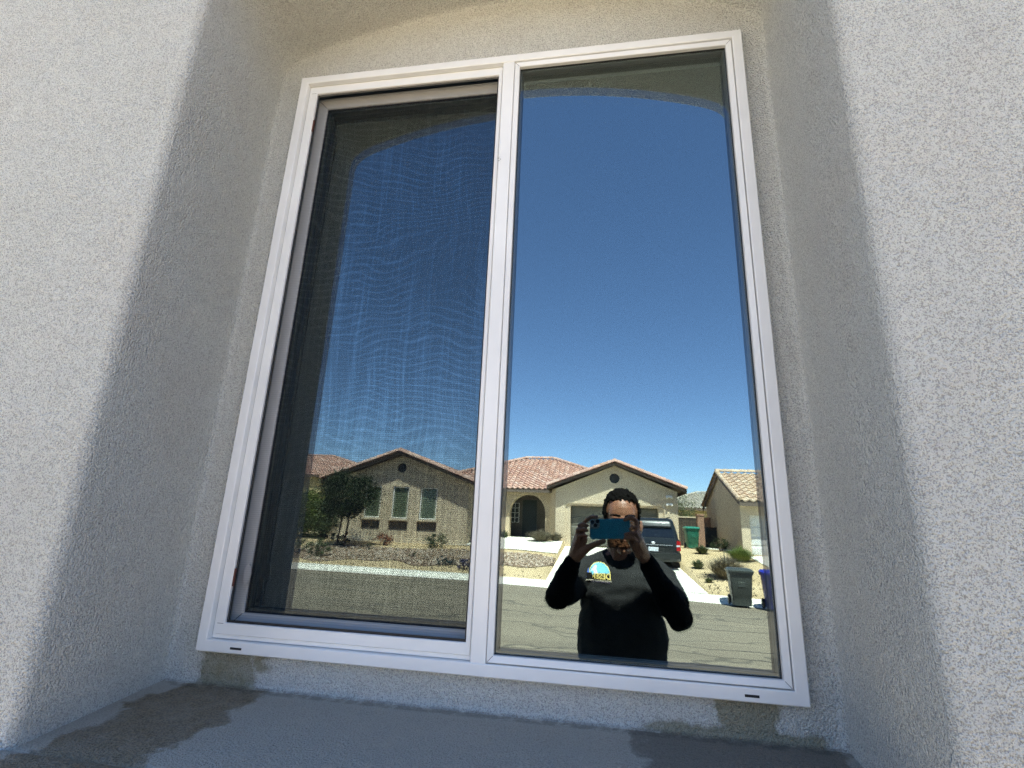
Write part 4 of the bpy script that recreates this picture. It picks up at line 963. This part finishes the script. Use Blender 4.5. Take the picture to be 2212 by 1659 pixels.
b.face([VP(p) for p in ((-.80, -f(1.22)+.012, 1.22), (.80, -f(1.22)+.012, 1.22), (.74, -f(1.56)+.012, 1.56), (-.74, -f(1.56)+.012, 1.56))]); b.build('rear_window', tint, sv)
for s in (-1, 1):
    b = MB(); b.face([VP(p) for p in ((s*(.955-.0+.004), -.5, 1.28), (s*.958, -3.4, 1.28), (s*.858, -2.95, 1.70), (s*.858, -.62, 1.70))]); b.build('side_window', tint, sv)
    b = MB(); b.loft([[VP((s*x, -y, z)) for x, z in ((.82, .76+dz), (1.008, .76+dz), (1.006, 1.10+dz2), (.88, 1.13+dz2))] for y, dz, dz2 in ((.035, 0, 0), (.30, .06, -.02))]); o = b.build('tail_lamp', red, sv); fix_normals(o)
    b = MB(); b.face([VP(p) for p in ((s*.85, -.030, .90), (s*.98, -.030, .90), (s*.98, -.030, .96), (s*.85, -.030, .96))]); b.build('reverse_lamp', plate, sv)
    for yy in (1.05, 4.05):
        b = MB(); cc = VP((s*.88, -yy, .385)); ax = V.to_3x3() @ Vector((1, 0, 0)); u = V.to_3x3() @ Vector((0, 1, 0)); v = Vector((0, 0, 1))
        b.loft([[cc+ax*o_+(u*cos(2*pi*k/28)+v*sin(2*pi*k/28))*r_ for k in range(28)] for o_, r_ in ((-.12, .30), (-.11, .38), (.11, .38), (.125, .30))]); wh = b.build('wheel', rub, sv); fix_normals(wh, 30)
        b = MB(); b.loft([[cc+ax*o_+(u*cos(2*pi*k/20)+v*sin(2*pi*k/20))*r_ for k in range(20)] for o_, r_ in ((s*.127, .25), (s*.132, .24), (s*.10, .06))]); o = b.build('rim', chrome, wh)
    b = MB(); b.tube([VP((s*.70, -.9, 1.99)), VP((s*.70, -2.7, 1.99))], .022, 8); b.build('roof_rail', plast, sv)
    b = MB(); b.loft([[VP((s*x, -y, z)) for y, z in ((3.35, 1.20), (3.60, 1.20), (3.60, 1.40), (3.35, 1.40))] for x in (1.0, 1.17)]); o = b.build('door_mirror', paint, sv); fix_normals(o)
b = MB(); b.loft([[VP(p) for p in ((-.99, -.02, .40), (.99, -.02, .40), (.99, -.30, .36), (-.99, -.30, .36))], [VP(p) for p in ((-1.0, .07, .46), (1.0, .07, .46), (1.01, -.3, .42), (-1.01, -.3, .42))], [VP(p) for p in ((-1.0, .08, .64), (1.0, .08, .64), (1.01, -.3, .66), (-1.01, -.3, .66))], [VP(p) for p in ((-.98, -.02, .68), (.98, -.02, .68), (1.0, -.3, .68), (-1.0, -.3, .68))]])
o = b.build('bumper', paint, sv); fix_normals(o)
b = MB(); b.loft([[VP(p) for p in ((-.72, .0, .93), (.72, .0, .93), (.72, .0, .965), (-.72, .0, .965))], [VP(p) for p in ((-.72, .022, .935), (.72, .022, .935), (.72, .022, .96), (-.72, .022, .96))]]); o = b.build('tailgate_strip', chrome, sv); fix_normals(o)
b = MB(); b.loft([[VP(p) for p in ((-.19, -.01, .70), (.19, -.01, .70), (.19, -.01, .86), (-.19, -.01, .86))], [VP(p) for p in ((-.18, .012, .71), (.18, .012, .71), (.18, .012, .85), (-.18, .012, .85))]]); o = b.build('number_plate', plate, sv)
b = MB(); b.loft([[VP((x, -y, z)) for x, z in ((-.72, 1.60), (.72, 1.60), (.70, 1.65), (-.70, 1.65))] for y in (.12, .30)]); o = b.build('spoiler', paint, sv); fix_normals(o)
b = MB(); b.face([VP(p) for p in ((-.86, .012, .70), (.86, .012, .70), (.86, .012, .715), (-.86, .012, .715))]); b.tube([VP((.0, -.20, 1.35)), VP((.28, -.15, 1.27))], .01, 6); b.build('wiper', plast, sv)
b = MB(); b.ell(VP((0, .005, 1.03)), (.085, .02, .035), n=14, m=8); b.build('badge', chrome, sv)

# ------------------------------------------------------------------ the phone, held landscape; its lower lens is the camera
ph = thing('phone', 'blue smartphone held sideways in both hands before the face', 'phone', tuple(CAM - CF*.012))
PR = Matrix.Rotation(R(-1.0), 3, CF)
def PH(a, c, f): return CAM + PR @ (CX*a + CU*c + CF*f)
pb = simple('blue_phone_case', (.02, .24, .36), .33, .5, var=.06, vs=40, coat=.2); pm = simple('steel_camera_ring', (.42, .45, .44), .25, .5, metal=1); pg_ = simple('lens_glass', (.006, .007, .01), .04, .9); pp_ = simple('camera_plate', (.20, .24, .24), .3, .6)
def rrect(x0_, x1_, z0_, z1_, r, f, n=6):
    pts = []
    for cx_, cz_, a0 in ((x1_-r, z1_-r, 0), (x0_+r, z1_-r, 90), (x0_+r, z0_+r, 180), (x1_-r, z0_+r, 270)):
        for k in range(n+1): a = R(a0+90*k/n); pts.append(PH(cx_+r*cos(a), cz_+r*sin(a), f))
    return pts
a0_, a1_, c0_, c1_ = -.024, .137, -.053, .0265
b = MB(); b.loft([rrect(a0_+.003, a1_-.003, c0_+.003, c1_-.003, .009, -.0175), rrect(a0_, a1_, c0_, c1_, .011, -.0160), rrect(a0_, a1_, c0_, c1_, .011, -.0095), rrect(a0_+.0025, a1_-.0025, c0_+.0025, c1_-.0025, .009, -.0072)])
o = b.build('case', pb, ph); fix_normals(o, 40)
b = MB(); b.loft([rrect(a0_+.006, a1_-.006, c0_+.006, c1_-.006, .008, -.0178), rrect(a0_+.006, a1_-.006, c0_+.006, c1_-.006, .008, -.0181)]); b.build('screen', pg_, ph)
b = MB(); b.loft([rrect(-.0225, .0165, -.0120, .0250, .010, -.0075), rrect(-.0220, .0160, -.0115, .0245, .010, -.0056)]); o = b.build('camera_plate', pp_, ph); fix_normals(o, 40)
for (lx, lz) in ((0, 0), (-.0125, .0135), (.0085, .0160)):
    ring = lambda r_, f: [PH(lx+r_*cos(2*pi*k/22), lz+r_*sin(2*pi*k/22), f) for k in range(22)]
    b = MB(); b.loft([ring(.0078, -.0057), ring(.0078, -.0040), ring(.0066, -.0038), ring(.0064, -.0046)], cap=False); o = b.build('lens_ring', pm, ph); fix_normals(o, 40)
    b = MB(); b.face(ring(.0066, -.0045)); b.build('lens', pg_, o)
b = MB(); b.face([PH(-.0135+.0028*cos(2*pi*k/14), -.003+.0028*sin(2*pi*k/14), -.0054) for k in range(14)]); b.build('flash', plate, ph)

# ------------------------------------------------------------------ the person holding it
def Wp(x, y, z): return Vector((x, y, z + HC))
skin = NT('skin'); skin.rough(.42, .5); nz = skin.noise(60, 4, .6); n2 = skin.noise(9, 3, .6)
skin.base(skin.mixc(skin.math('MULTIPLY', n2, .35), skin.ramp(nz, [(.3, (.25, .115, .062)), (.7, (.33, .165, .095))]), (.32, .12, .075))); skin.b.inputs['Subsurface Weight'].default_value = .06; skin.b.inputs['Subsurface Scale'].default_value = .01
skin.bump(nz, .25, .001)
hair_m = simple('black_brown_hair', (.005, .0042, .0036), .85, .08, var=.5, vs=150, bump=.6, bs=420, bd=.002); beard_m = simple('brown_beard', (.085, .036, .017), .85, .1, var=.5, vs=200, bump=.6, bs=450, bd=.002)
shirt_m = simple('charcoal_cotton', (.030, .031, .031), .95, .1, var=.12, vs=14, bump=.3, bs=300, bd=.0008); sleeve_m = simple('black_sleeve_knit', (.006, .006, .007), .95, .08, bump=.3, bs=400, bd=.0008)
jean_m = simple('dark_trouser_cloth', (.02, .024, .035), .9, .1, bump=.3, bs=300, bd=.001); shoe_m = simple('dark_shoe', (.03, .03, .03), .6)
HX, HY, HZ = .119, -1.365, .045
sh_r, sh_l = Wp(.285, -1.405, -.215), Wp(-.065, -1.405, -.215)
el_r, el_l = Wp(.335, -1.235, -.345), Wp(-.160, -1.235, -.300)
wr_r, wr_l = Wp(.197, -1.125, -.125), Wp(-.090, -1.12, -.142)
hip_r, hip_l = Wp(.205, -1.40, -.76), Wp(.025, -1.40, -.76)
kn_r, kn_l = Wp(.225, -1.37, -1.17), Wp(.005, -1.38, -1.17)
an_r, an_l = Wp(.240, -1.42, -1.56), Wp(-.015, -1.41, -1.56)
b = MB()
# head: skull, jaw, brow, nose, cheeks, lips, ears, neck
b.ell(Wp(HX, HY-.010, HZ+.015), (.076, .094, .098)); b.ell(Wp(HX, HY+.030, HZ-.062), (.058, .062, .066)); b.ell(Wp(HX, HY+.040, HZ+.010), (.062, .056, .075))
HF = HZ - .028
b.ell(Wp(HX, HY+.062, HF-.120), (.026, .026, .020)); b.ell(Wp(HX, HY+.083, HF+.018), (.050, .014, .011))
b.tube([Wp(HX, HY+.090, HF+.004), Wp(HX, HY+.110, HF-.034)], [.007, .012]); 
for s in (-1, 1):
    b.ell(Wp(HX+s*.034, HY+.072, HF-.030), (.020, .016, .018)); b.ell(Wp(HX+s*.011, HY+.100, HF-.040), (.008, .010, .007)); b.ell(Wp(HX+s*.031, HY+.079, HF+.004), (.013, .010, .008))
    b.ell(Wp(HX+s*.082, HY-.006, HF-.022), (.010, .017, .031), Euler((R(-12), 0, R(s*18))).to_matrix()); b.tube([Wp(HX+s*.088, HY-.016, HF+.005), Wp(HX+s*.092, HY-.022, HF-.012), Wp(HX+s*.088, HY-.016, HF-.035)], .0055, 8)
b.ell(Wp(HX, HY+.090, HF-.066), (.024, .010, .006)); b.ell(Wp(HX, HY+.089, HF-.077), (.021, .010, .007))
b.tube([Wp(HX-.006, HY-.028, HZ-.060), Wp(HX-.008, HY-.042, HZ-.155), Wp(.108, -1.415, HZ-.215)], [.060, .060, .075], 14)
# trunk
b.ell(Wp(.110, -1.405, -.300), (.165, .105, .165)); b.ell(Wp(.112, -1.400, -.480), (.150, .105, .20)); b.ell(Wp(.115, -1.405, -.690), (.165, .115, .15))
b.tube([sh_l+Vector((.02, 0, .01)), sh_r+Vector((-.02, 0, .01))], .062, 12); b.tube([Wp(.108, -1.41, -.140), sh_r], [.055, .05]); b.tube([Wp(.108, -1.41, -.140), sh_l], [.055, .05])
for sh, el, wr in ((sh_r, el_r, wr_r), (sh_l, el_l, wr_l)):
    b.tube([sh, sh.lerp(el, .5), el], [.056, .050, .042], 12); b.tube([el, el.lerp(wr, .35), wr], [.042, .043, .026], 12)
for hp, kn, an in ((hip_r, kn_r, an_r), (hip_l, kn_l, an_l)):
    b.tube([hp, hp.lerp(kn, .5), kn], [.092, .078, .056], 14); b.tube([kn, kn.lerp(an, .35), an], [.056, .057, .036], 12)
    b.tube([an+Vector((0, -.02, -.03)), an+Vector((.005, .07, -.045)), an+Vector((.01, .16, -.062))], [.036, .036, .024], 10)
def hand(wr, knuckles, fingers, thumb):
    for k in knuckles: b.tube([wr, wr.lerp(k, .55), k], [.025, .0205, .0128], 8)
    for i in range(len(knuckles)-1): b.tube([knuckles[i], knuckles[i+1]], [.0128, .0128], 8)
    for f, r_ in fingers: b.tube(f, [r_*1.22, r_*1.14, r_*1.05, r_*.92][:len(f)], 9)
    b.tube([thumb[0], knuckles[0].lerp(thumb[1], .5), knuckles[0]], [.018, .013, .011], 8)
    b.tube([wr, thumb[0], thumb[1]], [.026, .021, .014], 9); b.tube(thumb, [.019, .0140, .0115, .0100], 9)
# left hand (lens end of the phone)
K = [PH(-.060, -.010, -.030), PH(-.073, -.024, -.026), PH(-.079, -.042, -.024), PH(-.078, -.060, -.024)]
hand(wr_l, K, [([K[0], PH(-.050, .022, -.030), PH(-.022, .040, -.026), PH(.004, .036, -.018)], .0085),
               ([K[1], PH(-.068, .000, -.006), PH(-.050, .004, .001), PH(-.034, -.002, -.001)], .0085),
               ([K[2], PH(-.072, -.018, -.001), PH(-.052, -.018, .004), PH(-.034, -.022, .000)], .0082),
               ([K[3], PH(-.070, -.042, .000), PH(-.052, -.042, .004), PH(-.036, -.044, .001)], .0072)], [wr_l.lerp(PH(-.05, -.09, -.03), .5), PH(-.035, -.085, -.022), PH(-.002, -.071, -.016), PH(.030, -.061, -.013)])
# right hand (other end)
K = [PH(.160, -.020, -.032), PH(.166, -.036, -.026), PH(.166, -.053, -.022), PH(.160, -.069, -.020)]
hand(wr_r, K, [([K[0], PH(.161, .018, -.018), PH(.142, .030, -.002), PH(.118, .018, .002)], .0090),
               ([K[1], PH(.160, -.012, -.002), PH(.146, -.012, .001), PH(.138, -.018, -.001)], .0085),
               ([K[2], PH(.158, -.034, .001), PH(.138, -.038, .002), PH(.118, -.040, .001)], .0085),
               ([K[3], PH(.150, -.056, .001), PH(.132, -.055, .002), PH(.116, -.054, .001)], .0075)], [wr_r.lerp(PH(.15, -.09, -.03), .6), PH(.140, -.070, -.034), PH(.125, -.048, -.030), PH(.118, -.026, -.026)])
person = b.build('person', skin.m); remesh(person, .0034, 2)
tag(person, 'dark haired bearded man in a charcoal shirt photographing his reflection with a blue phone', 'person')

def cloth(name, fn, m, vox, disp, it=2):
    b = MB(); fn(b); o = b.build(name, m); remesh(o, vox, it, disp); o.parent = person; return o
def wrinkle(amp, sc=9, st=(1, 1, 2.2)):
    return lambda p: amp*(noise.noise(Vector((p.x*sc*st[0], p.y*sc*st[1], p.z*sc*st[2])))+.5*noise.noise(Vector((p.x*sc*2.3, p.y*sc*2.3, p.z*sc*4))))
def shirt_fn(b):
    b.ell(Wp(.112, -1.402, -.300), (.190, .122, .172)); b.ell(Wp(.114, -1.398, -.470), (.196, .130, .25)); b.ell(Wp(.117, -1.403, -.640), (.205, .134, .13))
    b.tube([sh_l+Vector((.015, 0, .012)), sh_r+Vector((-.015, 0, .012))], .068, 14); b.tube([Wp(.108, -1.412, -.150), sh_r+Vector((0, 0, .01))], [.066, .056]); b.tube([Wp(.108, -1.412, -.150), sh_l+Vector((0, 0, .01))], [.066, .056])
    for sh, el in ((sh_r, el_r), (sh_l, el_l)): b.tube([sh, sh.lerp(el, .45), sh.lerp(el, .80)], [.071, .069, .065], 14, caps=False)
shirt = cloth('shirt', shirt_fn, shirt_m, .005, wrinkle(.008, 9))
def sleeve_fn(sh, el, wr):
    def f(b): b.tube([sh.lerp(el, .55), el], [.052, .054], 14); b.tube([el, el.lerp(wr, .35), el.lerp(wr, .95)], [.054, .052, .034], 14)
    return f
for q in ((sh_r, el_r, wr_r), (sh_l, el_l, wr_l)): cloth('sleeve', sleeve_fn(*q), sleeve_m, .0045, wrinkle(.006, 16, (1, 1, 1)))
def chin_shade_collar(b):
    n = 26; c = Wp(.108, -1.402, -.150); lo = []
    for r_, dz in ((.070, .014), (.080, .016), (.092, -.004), (.088, -.016), (.070, -.008)):
        lo.append([c+Vector((r_*1.08*cos(2*pi*k/n), r_*1.0*sin(2*pi*k/n), dz-.042*max(0, sin(2*pi*k/n)))) for k in range(n)])
    lo.append(lo[0]); b.loft(lo, cap=False)
b = MB(); chin_shade_collar(b); o = b.build('chin_shade_collar', sleeve_m); fix_normals(o, 60); o.parent = person  # black ring with a V drop, widened to stand for the chin's shadow
def trouser_fn(b):
    b.ell(Wp(.115, -1.405, -.735), (.172, .122, .11))
    for hp, kn, an in ((hip_r, kn_r, an_r), (hip_l, kn_l, an_l)): b.tube([hp, hp.lerp(kn, .5), kn, kn.lerp(an, .5), kn.lerp(an, .97)], [.102, .092, .074, .072, .066], 14, caps=False)
cloth('trousers', trouser_fn, jean_m, .007, wrinkle(.008, 8))
for an in (an_r, an_l):
    def shoe(b): b.tube([an+Vector((0, -.035, -.045)), an+Vector((.005, .06, -.050)), an+Vector((.01, .16, -.058))], [.043, .045, .036], 12); b.tube([an, an+Vector((0, -.01, -.04))], [.046, .046], 10)
    cloth('shoe', shoe, shoe_m, .005, None)
# hair: many short curls over the scalp, hairline above the forehead
def scalp_ok(v): # unit direction on the head
    front = v.y
    if v.z > .80: return True
    lim = -.18 if front < -.1 else (.02 if front < .25 else (.24 if front < .45 else .40 + .10*abs(sin(v.x*8+.4))))
    return v.z > lim
rh = random.Random(5); b = MB()
for i in range(1900):
    v = Vector((rh.gauss(0, 1), rh.gauss(0, 1), rh.gauss(.4, 1))).normalized()
    if not scalp_ok(v): continue
    p = Wp(HX, HY-.012, HZ+.014)+Vector((v.x*.079, v.y*.096, v.z*.101)); r_ = rh.uniform(.0045, .0075); b.ell(p+v*rh.uniform(-.002, .006), (r_, r_, r_*1.1), n=7, m=5)
for i in range(260):    # side burns
    s = rh.choice((-1, 1)); p = Wp(HX+s*.0755, HY+rh.uniform(-.02, .030), HZ+rh.uniform(-.03, .04)); b.ell(p, (.006, .007, .008), n=6, m=4)
o = b.build('hair', hair_m); remesh(o, .0026, 1, lambda p: .0035*noise.noise(p*130)); o.parent = person
b = MB()
for i in range(1700):
    a = rh.uniform(-1.9, 1.9); zz = rh.uniform(-.132, -.050); t = (zz+.132)/.082
    x_ = sin(a)*(.056+.014*t); y_ = HY+.030+cos(a)*(.060+.004*t) if cos(a) > 0 else HY+.030+cos(a)*.02
    if cos(a) > .93 and -.100 < zz < -.088: continue
    if abs(a) < 1.2 and zz > -.058: continue
    r_ = rh.uniform(.0045, .008)*(.8 if t > .6 else 1.05); b.ell(Wp(HX+x_, y_-.004*t, HZ+zz), (r_, r_, r_*1.1), n=6, m=5)
for i in range(120):
    x_ = rh.uniform(-.028, .028); b.ell(Wp(HX+x_, HY+.092-abs(x_)*.3, HZ-.056+rh.uniform(-.004, .003)-abs(x_)*.25), (.005, .005, .005), n=6, m=4)
o = b.build('beard', beard_m); remesh(o, .0026, 1, lambda p: .0025*noise.noise(p*150)); o.parent = person
for s in (-1, 1):
    b = MB()
    for i in range(26):
        t = i/25; b.ell(Wp(HX+s*(.012+.040*t), HY+.0955-.010*t*t*1.6, HZ-.0025+.004*sin(pi*t*.8)), (.0045, .003, .0036), n=6, m=4)
    o = b.build('eyebrow', hair_m); o.parent = person
    b = MB(); b.ell(Wp(HX+s*.031, HY+.083, HZ-.0245), (.0125, .0085, .0035), n=12, m=8); o = b.build('eye', simple('shaded_eye', (.03, .02, .018), .3)); o.parent = person
# chest print, laid on the shirt: pale dome with a peak, yellow outlined word below
dg = bpy.context.evaluated_depsgraph_get(); bvh = BVHTree.FromPolygons([v.co.copy() for v in shirt.data.vertices], [tuple(p.vertices) for p in shirt.data.polygons])
def onshirt(x, z, off):
    h = bvh.ray_cast(Vector((x, -1.0, z+HC)), Vector((0, -1, 0))); y = h[0].y if h[0] else -1.28
    return Vector((x, y+off, z+HC))
LX, LZ, LW = .014, -.232, .108       # centre, foot and width of the print; reads right to left in +x
def lp_(u, v, off): return onshirt(LX - (u-.5)*LW, LZ + v*LW, off)   # u runs the way the word reads
def patch(name, poly, off, m, grid=True):
    tr = tessellate_polygon([[Vector((p[0], p[1], 0)) for p in poly]]); b = MB(); 
    def sub(a, c, d, lev):
        if lev == 0: b.face([lp_(p[0], p[1], off) for p in (a, c, d)]); return
        ac, cd, da = [((p[0]+q[0])/2, (p[1]+q[1])/2) for p, q in ((a, c), (c, d), (d, a))]
        for t in ((a, ac, da), (ac, c, cd), (da, cd, d), (ac, cd, da)): sub(*t, lev-1)
    for t in tr: sub(*[poly[i] for i in t], 2)
    o = b.build(name, m); o.parent = shirt; return o
ink = lambda n_, c: simple(n_, c, .8, .1)
yl = ink('yellow_print', (.75, .62, .20)); sk_ = ink('sky_blue_print', (.20, .58, .72)); wh_ = ink('white_print', (.72, .82, .84)); bl = ink('blue_print', (.09, .18, .55)); blk = ink('black_print', (.01, .01, .01))
dome = lambda g_: [(.06-g_, .20)] + [(.47+(.41+g_)*-cos(pi*i/18), .20+(.46+g_)*sin(pi*i/18)**.85) for i in range(1, 18)] + [(.88+g_, .20)]
patch('print', dome(.028), .0030, yl); patch('print', dome(.0), .0038, sk_)
patch('print', [(.52, .22), (.88, .22), (.80, .40), (.70, .53), (.60, .58), (.56, .50), (.58, .38)], .0046, wh_)
patch('print', [(.86, .08), (1.0, .08), (.97, .28), (.93, .42), (.89, .46), (.90, .34), (.87, .26)], .0044, bl)
patch('print', [(.02, .045), (.99, .045), (.99, .27), (.02, .27)], .0050, blk)
patch('print', [(.0, -.02), (1.02, -.02), (1.02, .005), (.0, .005)], .0040, ink('cream_print', (.6, .55, .42)))
tc = bpy.data.curves.new('word', 'FONT'); tc.body = 'DESERT'; tc.size = 1; tc.offset = .028; to = bpy.data.objects.new('word', tc); col.objects.link(to)
bpy.context.view_layer.update(); me = bpy.data.meshes.new_from_object(to.evaluated_get(bpy.context.evaluated_depsgraph_get())); bpy.data.objects.remove(to)
vx = [v.co.copy() for v in me.vertices]; mnx, mxx = min(v.x for v in vx), max(v.x for v in vx); mny, mxy = min(v.y for v in vx), max(v.y for v in vx)
for v in me.vertices: 
    u = .03+.94*(v.co.x-mnx)/(mxx-mnx); q = .05+(.20+.04*(1-u))*(v.co.y-mny)/(mxy-mny); v.co = lp_(u, q, .0064)
me.materials.clear(); me.materials.append(yl); o = bpy.data.objects.new('print', me); col.objects.link(o); o.parent = shirt
b = MB()
for i in range(11): u = .06+i*.08; b.face([lp_(p, q, .0040) for p, q in ((u, -.06), (u+.055, -.06), (u+.055, -.035), (u, -.035))])
o = b.build('print', ink('lilac_print', (.12, .10, .18))); o.parent = shirt

# repeats share a group
GR = {'tiled_house': 'houses across the street', 'low_shrub': 'low shrubs in the far yard', 'tall_shrub': 'tall shrubs by the olive tree', 'dry_shrub': 'dry shrubs in the far yard',
      'sage_plant': 'spiky plants on the sand', 'wheeled_bin': 'wheeled bins', 'garden_wall': 'block walls behind the yards'}
for o in scene.objects:
    k = o.name.split('.')[0]
    if k in GR and not o.parent: o['group'] = GR[k]
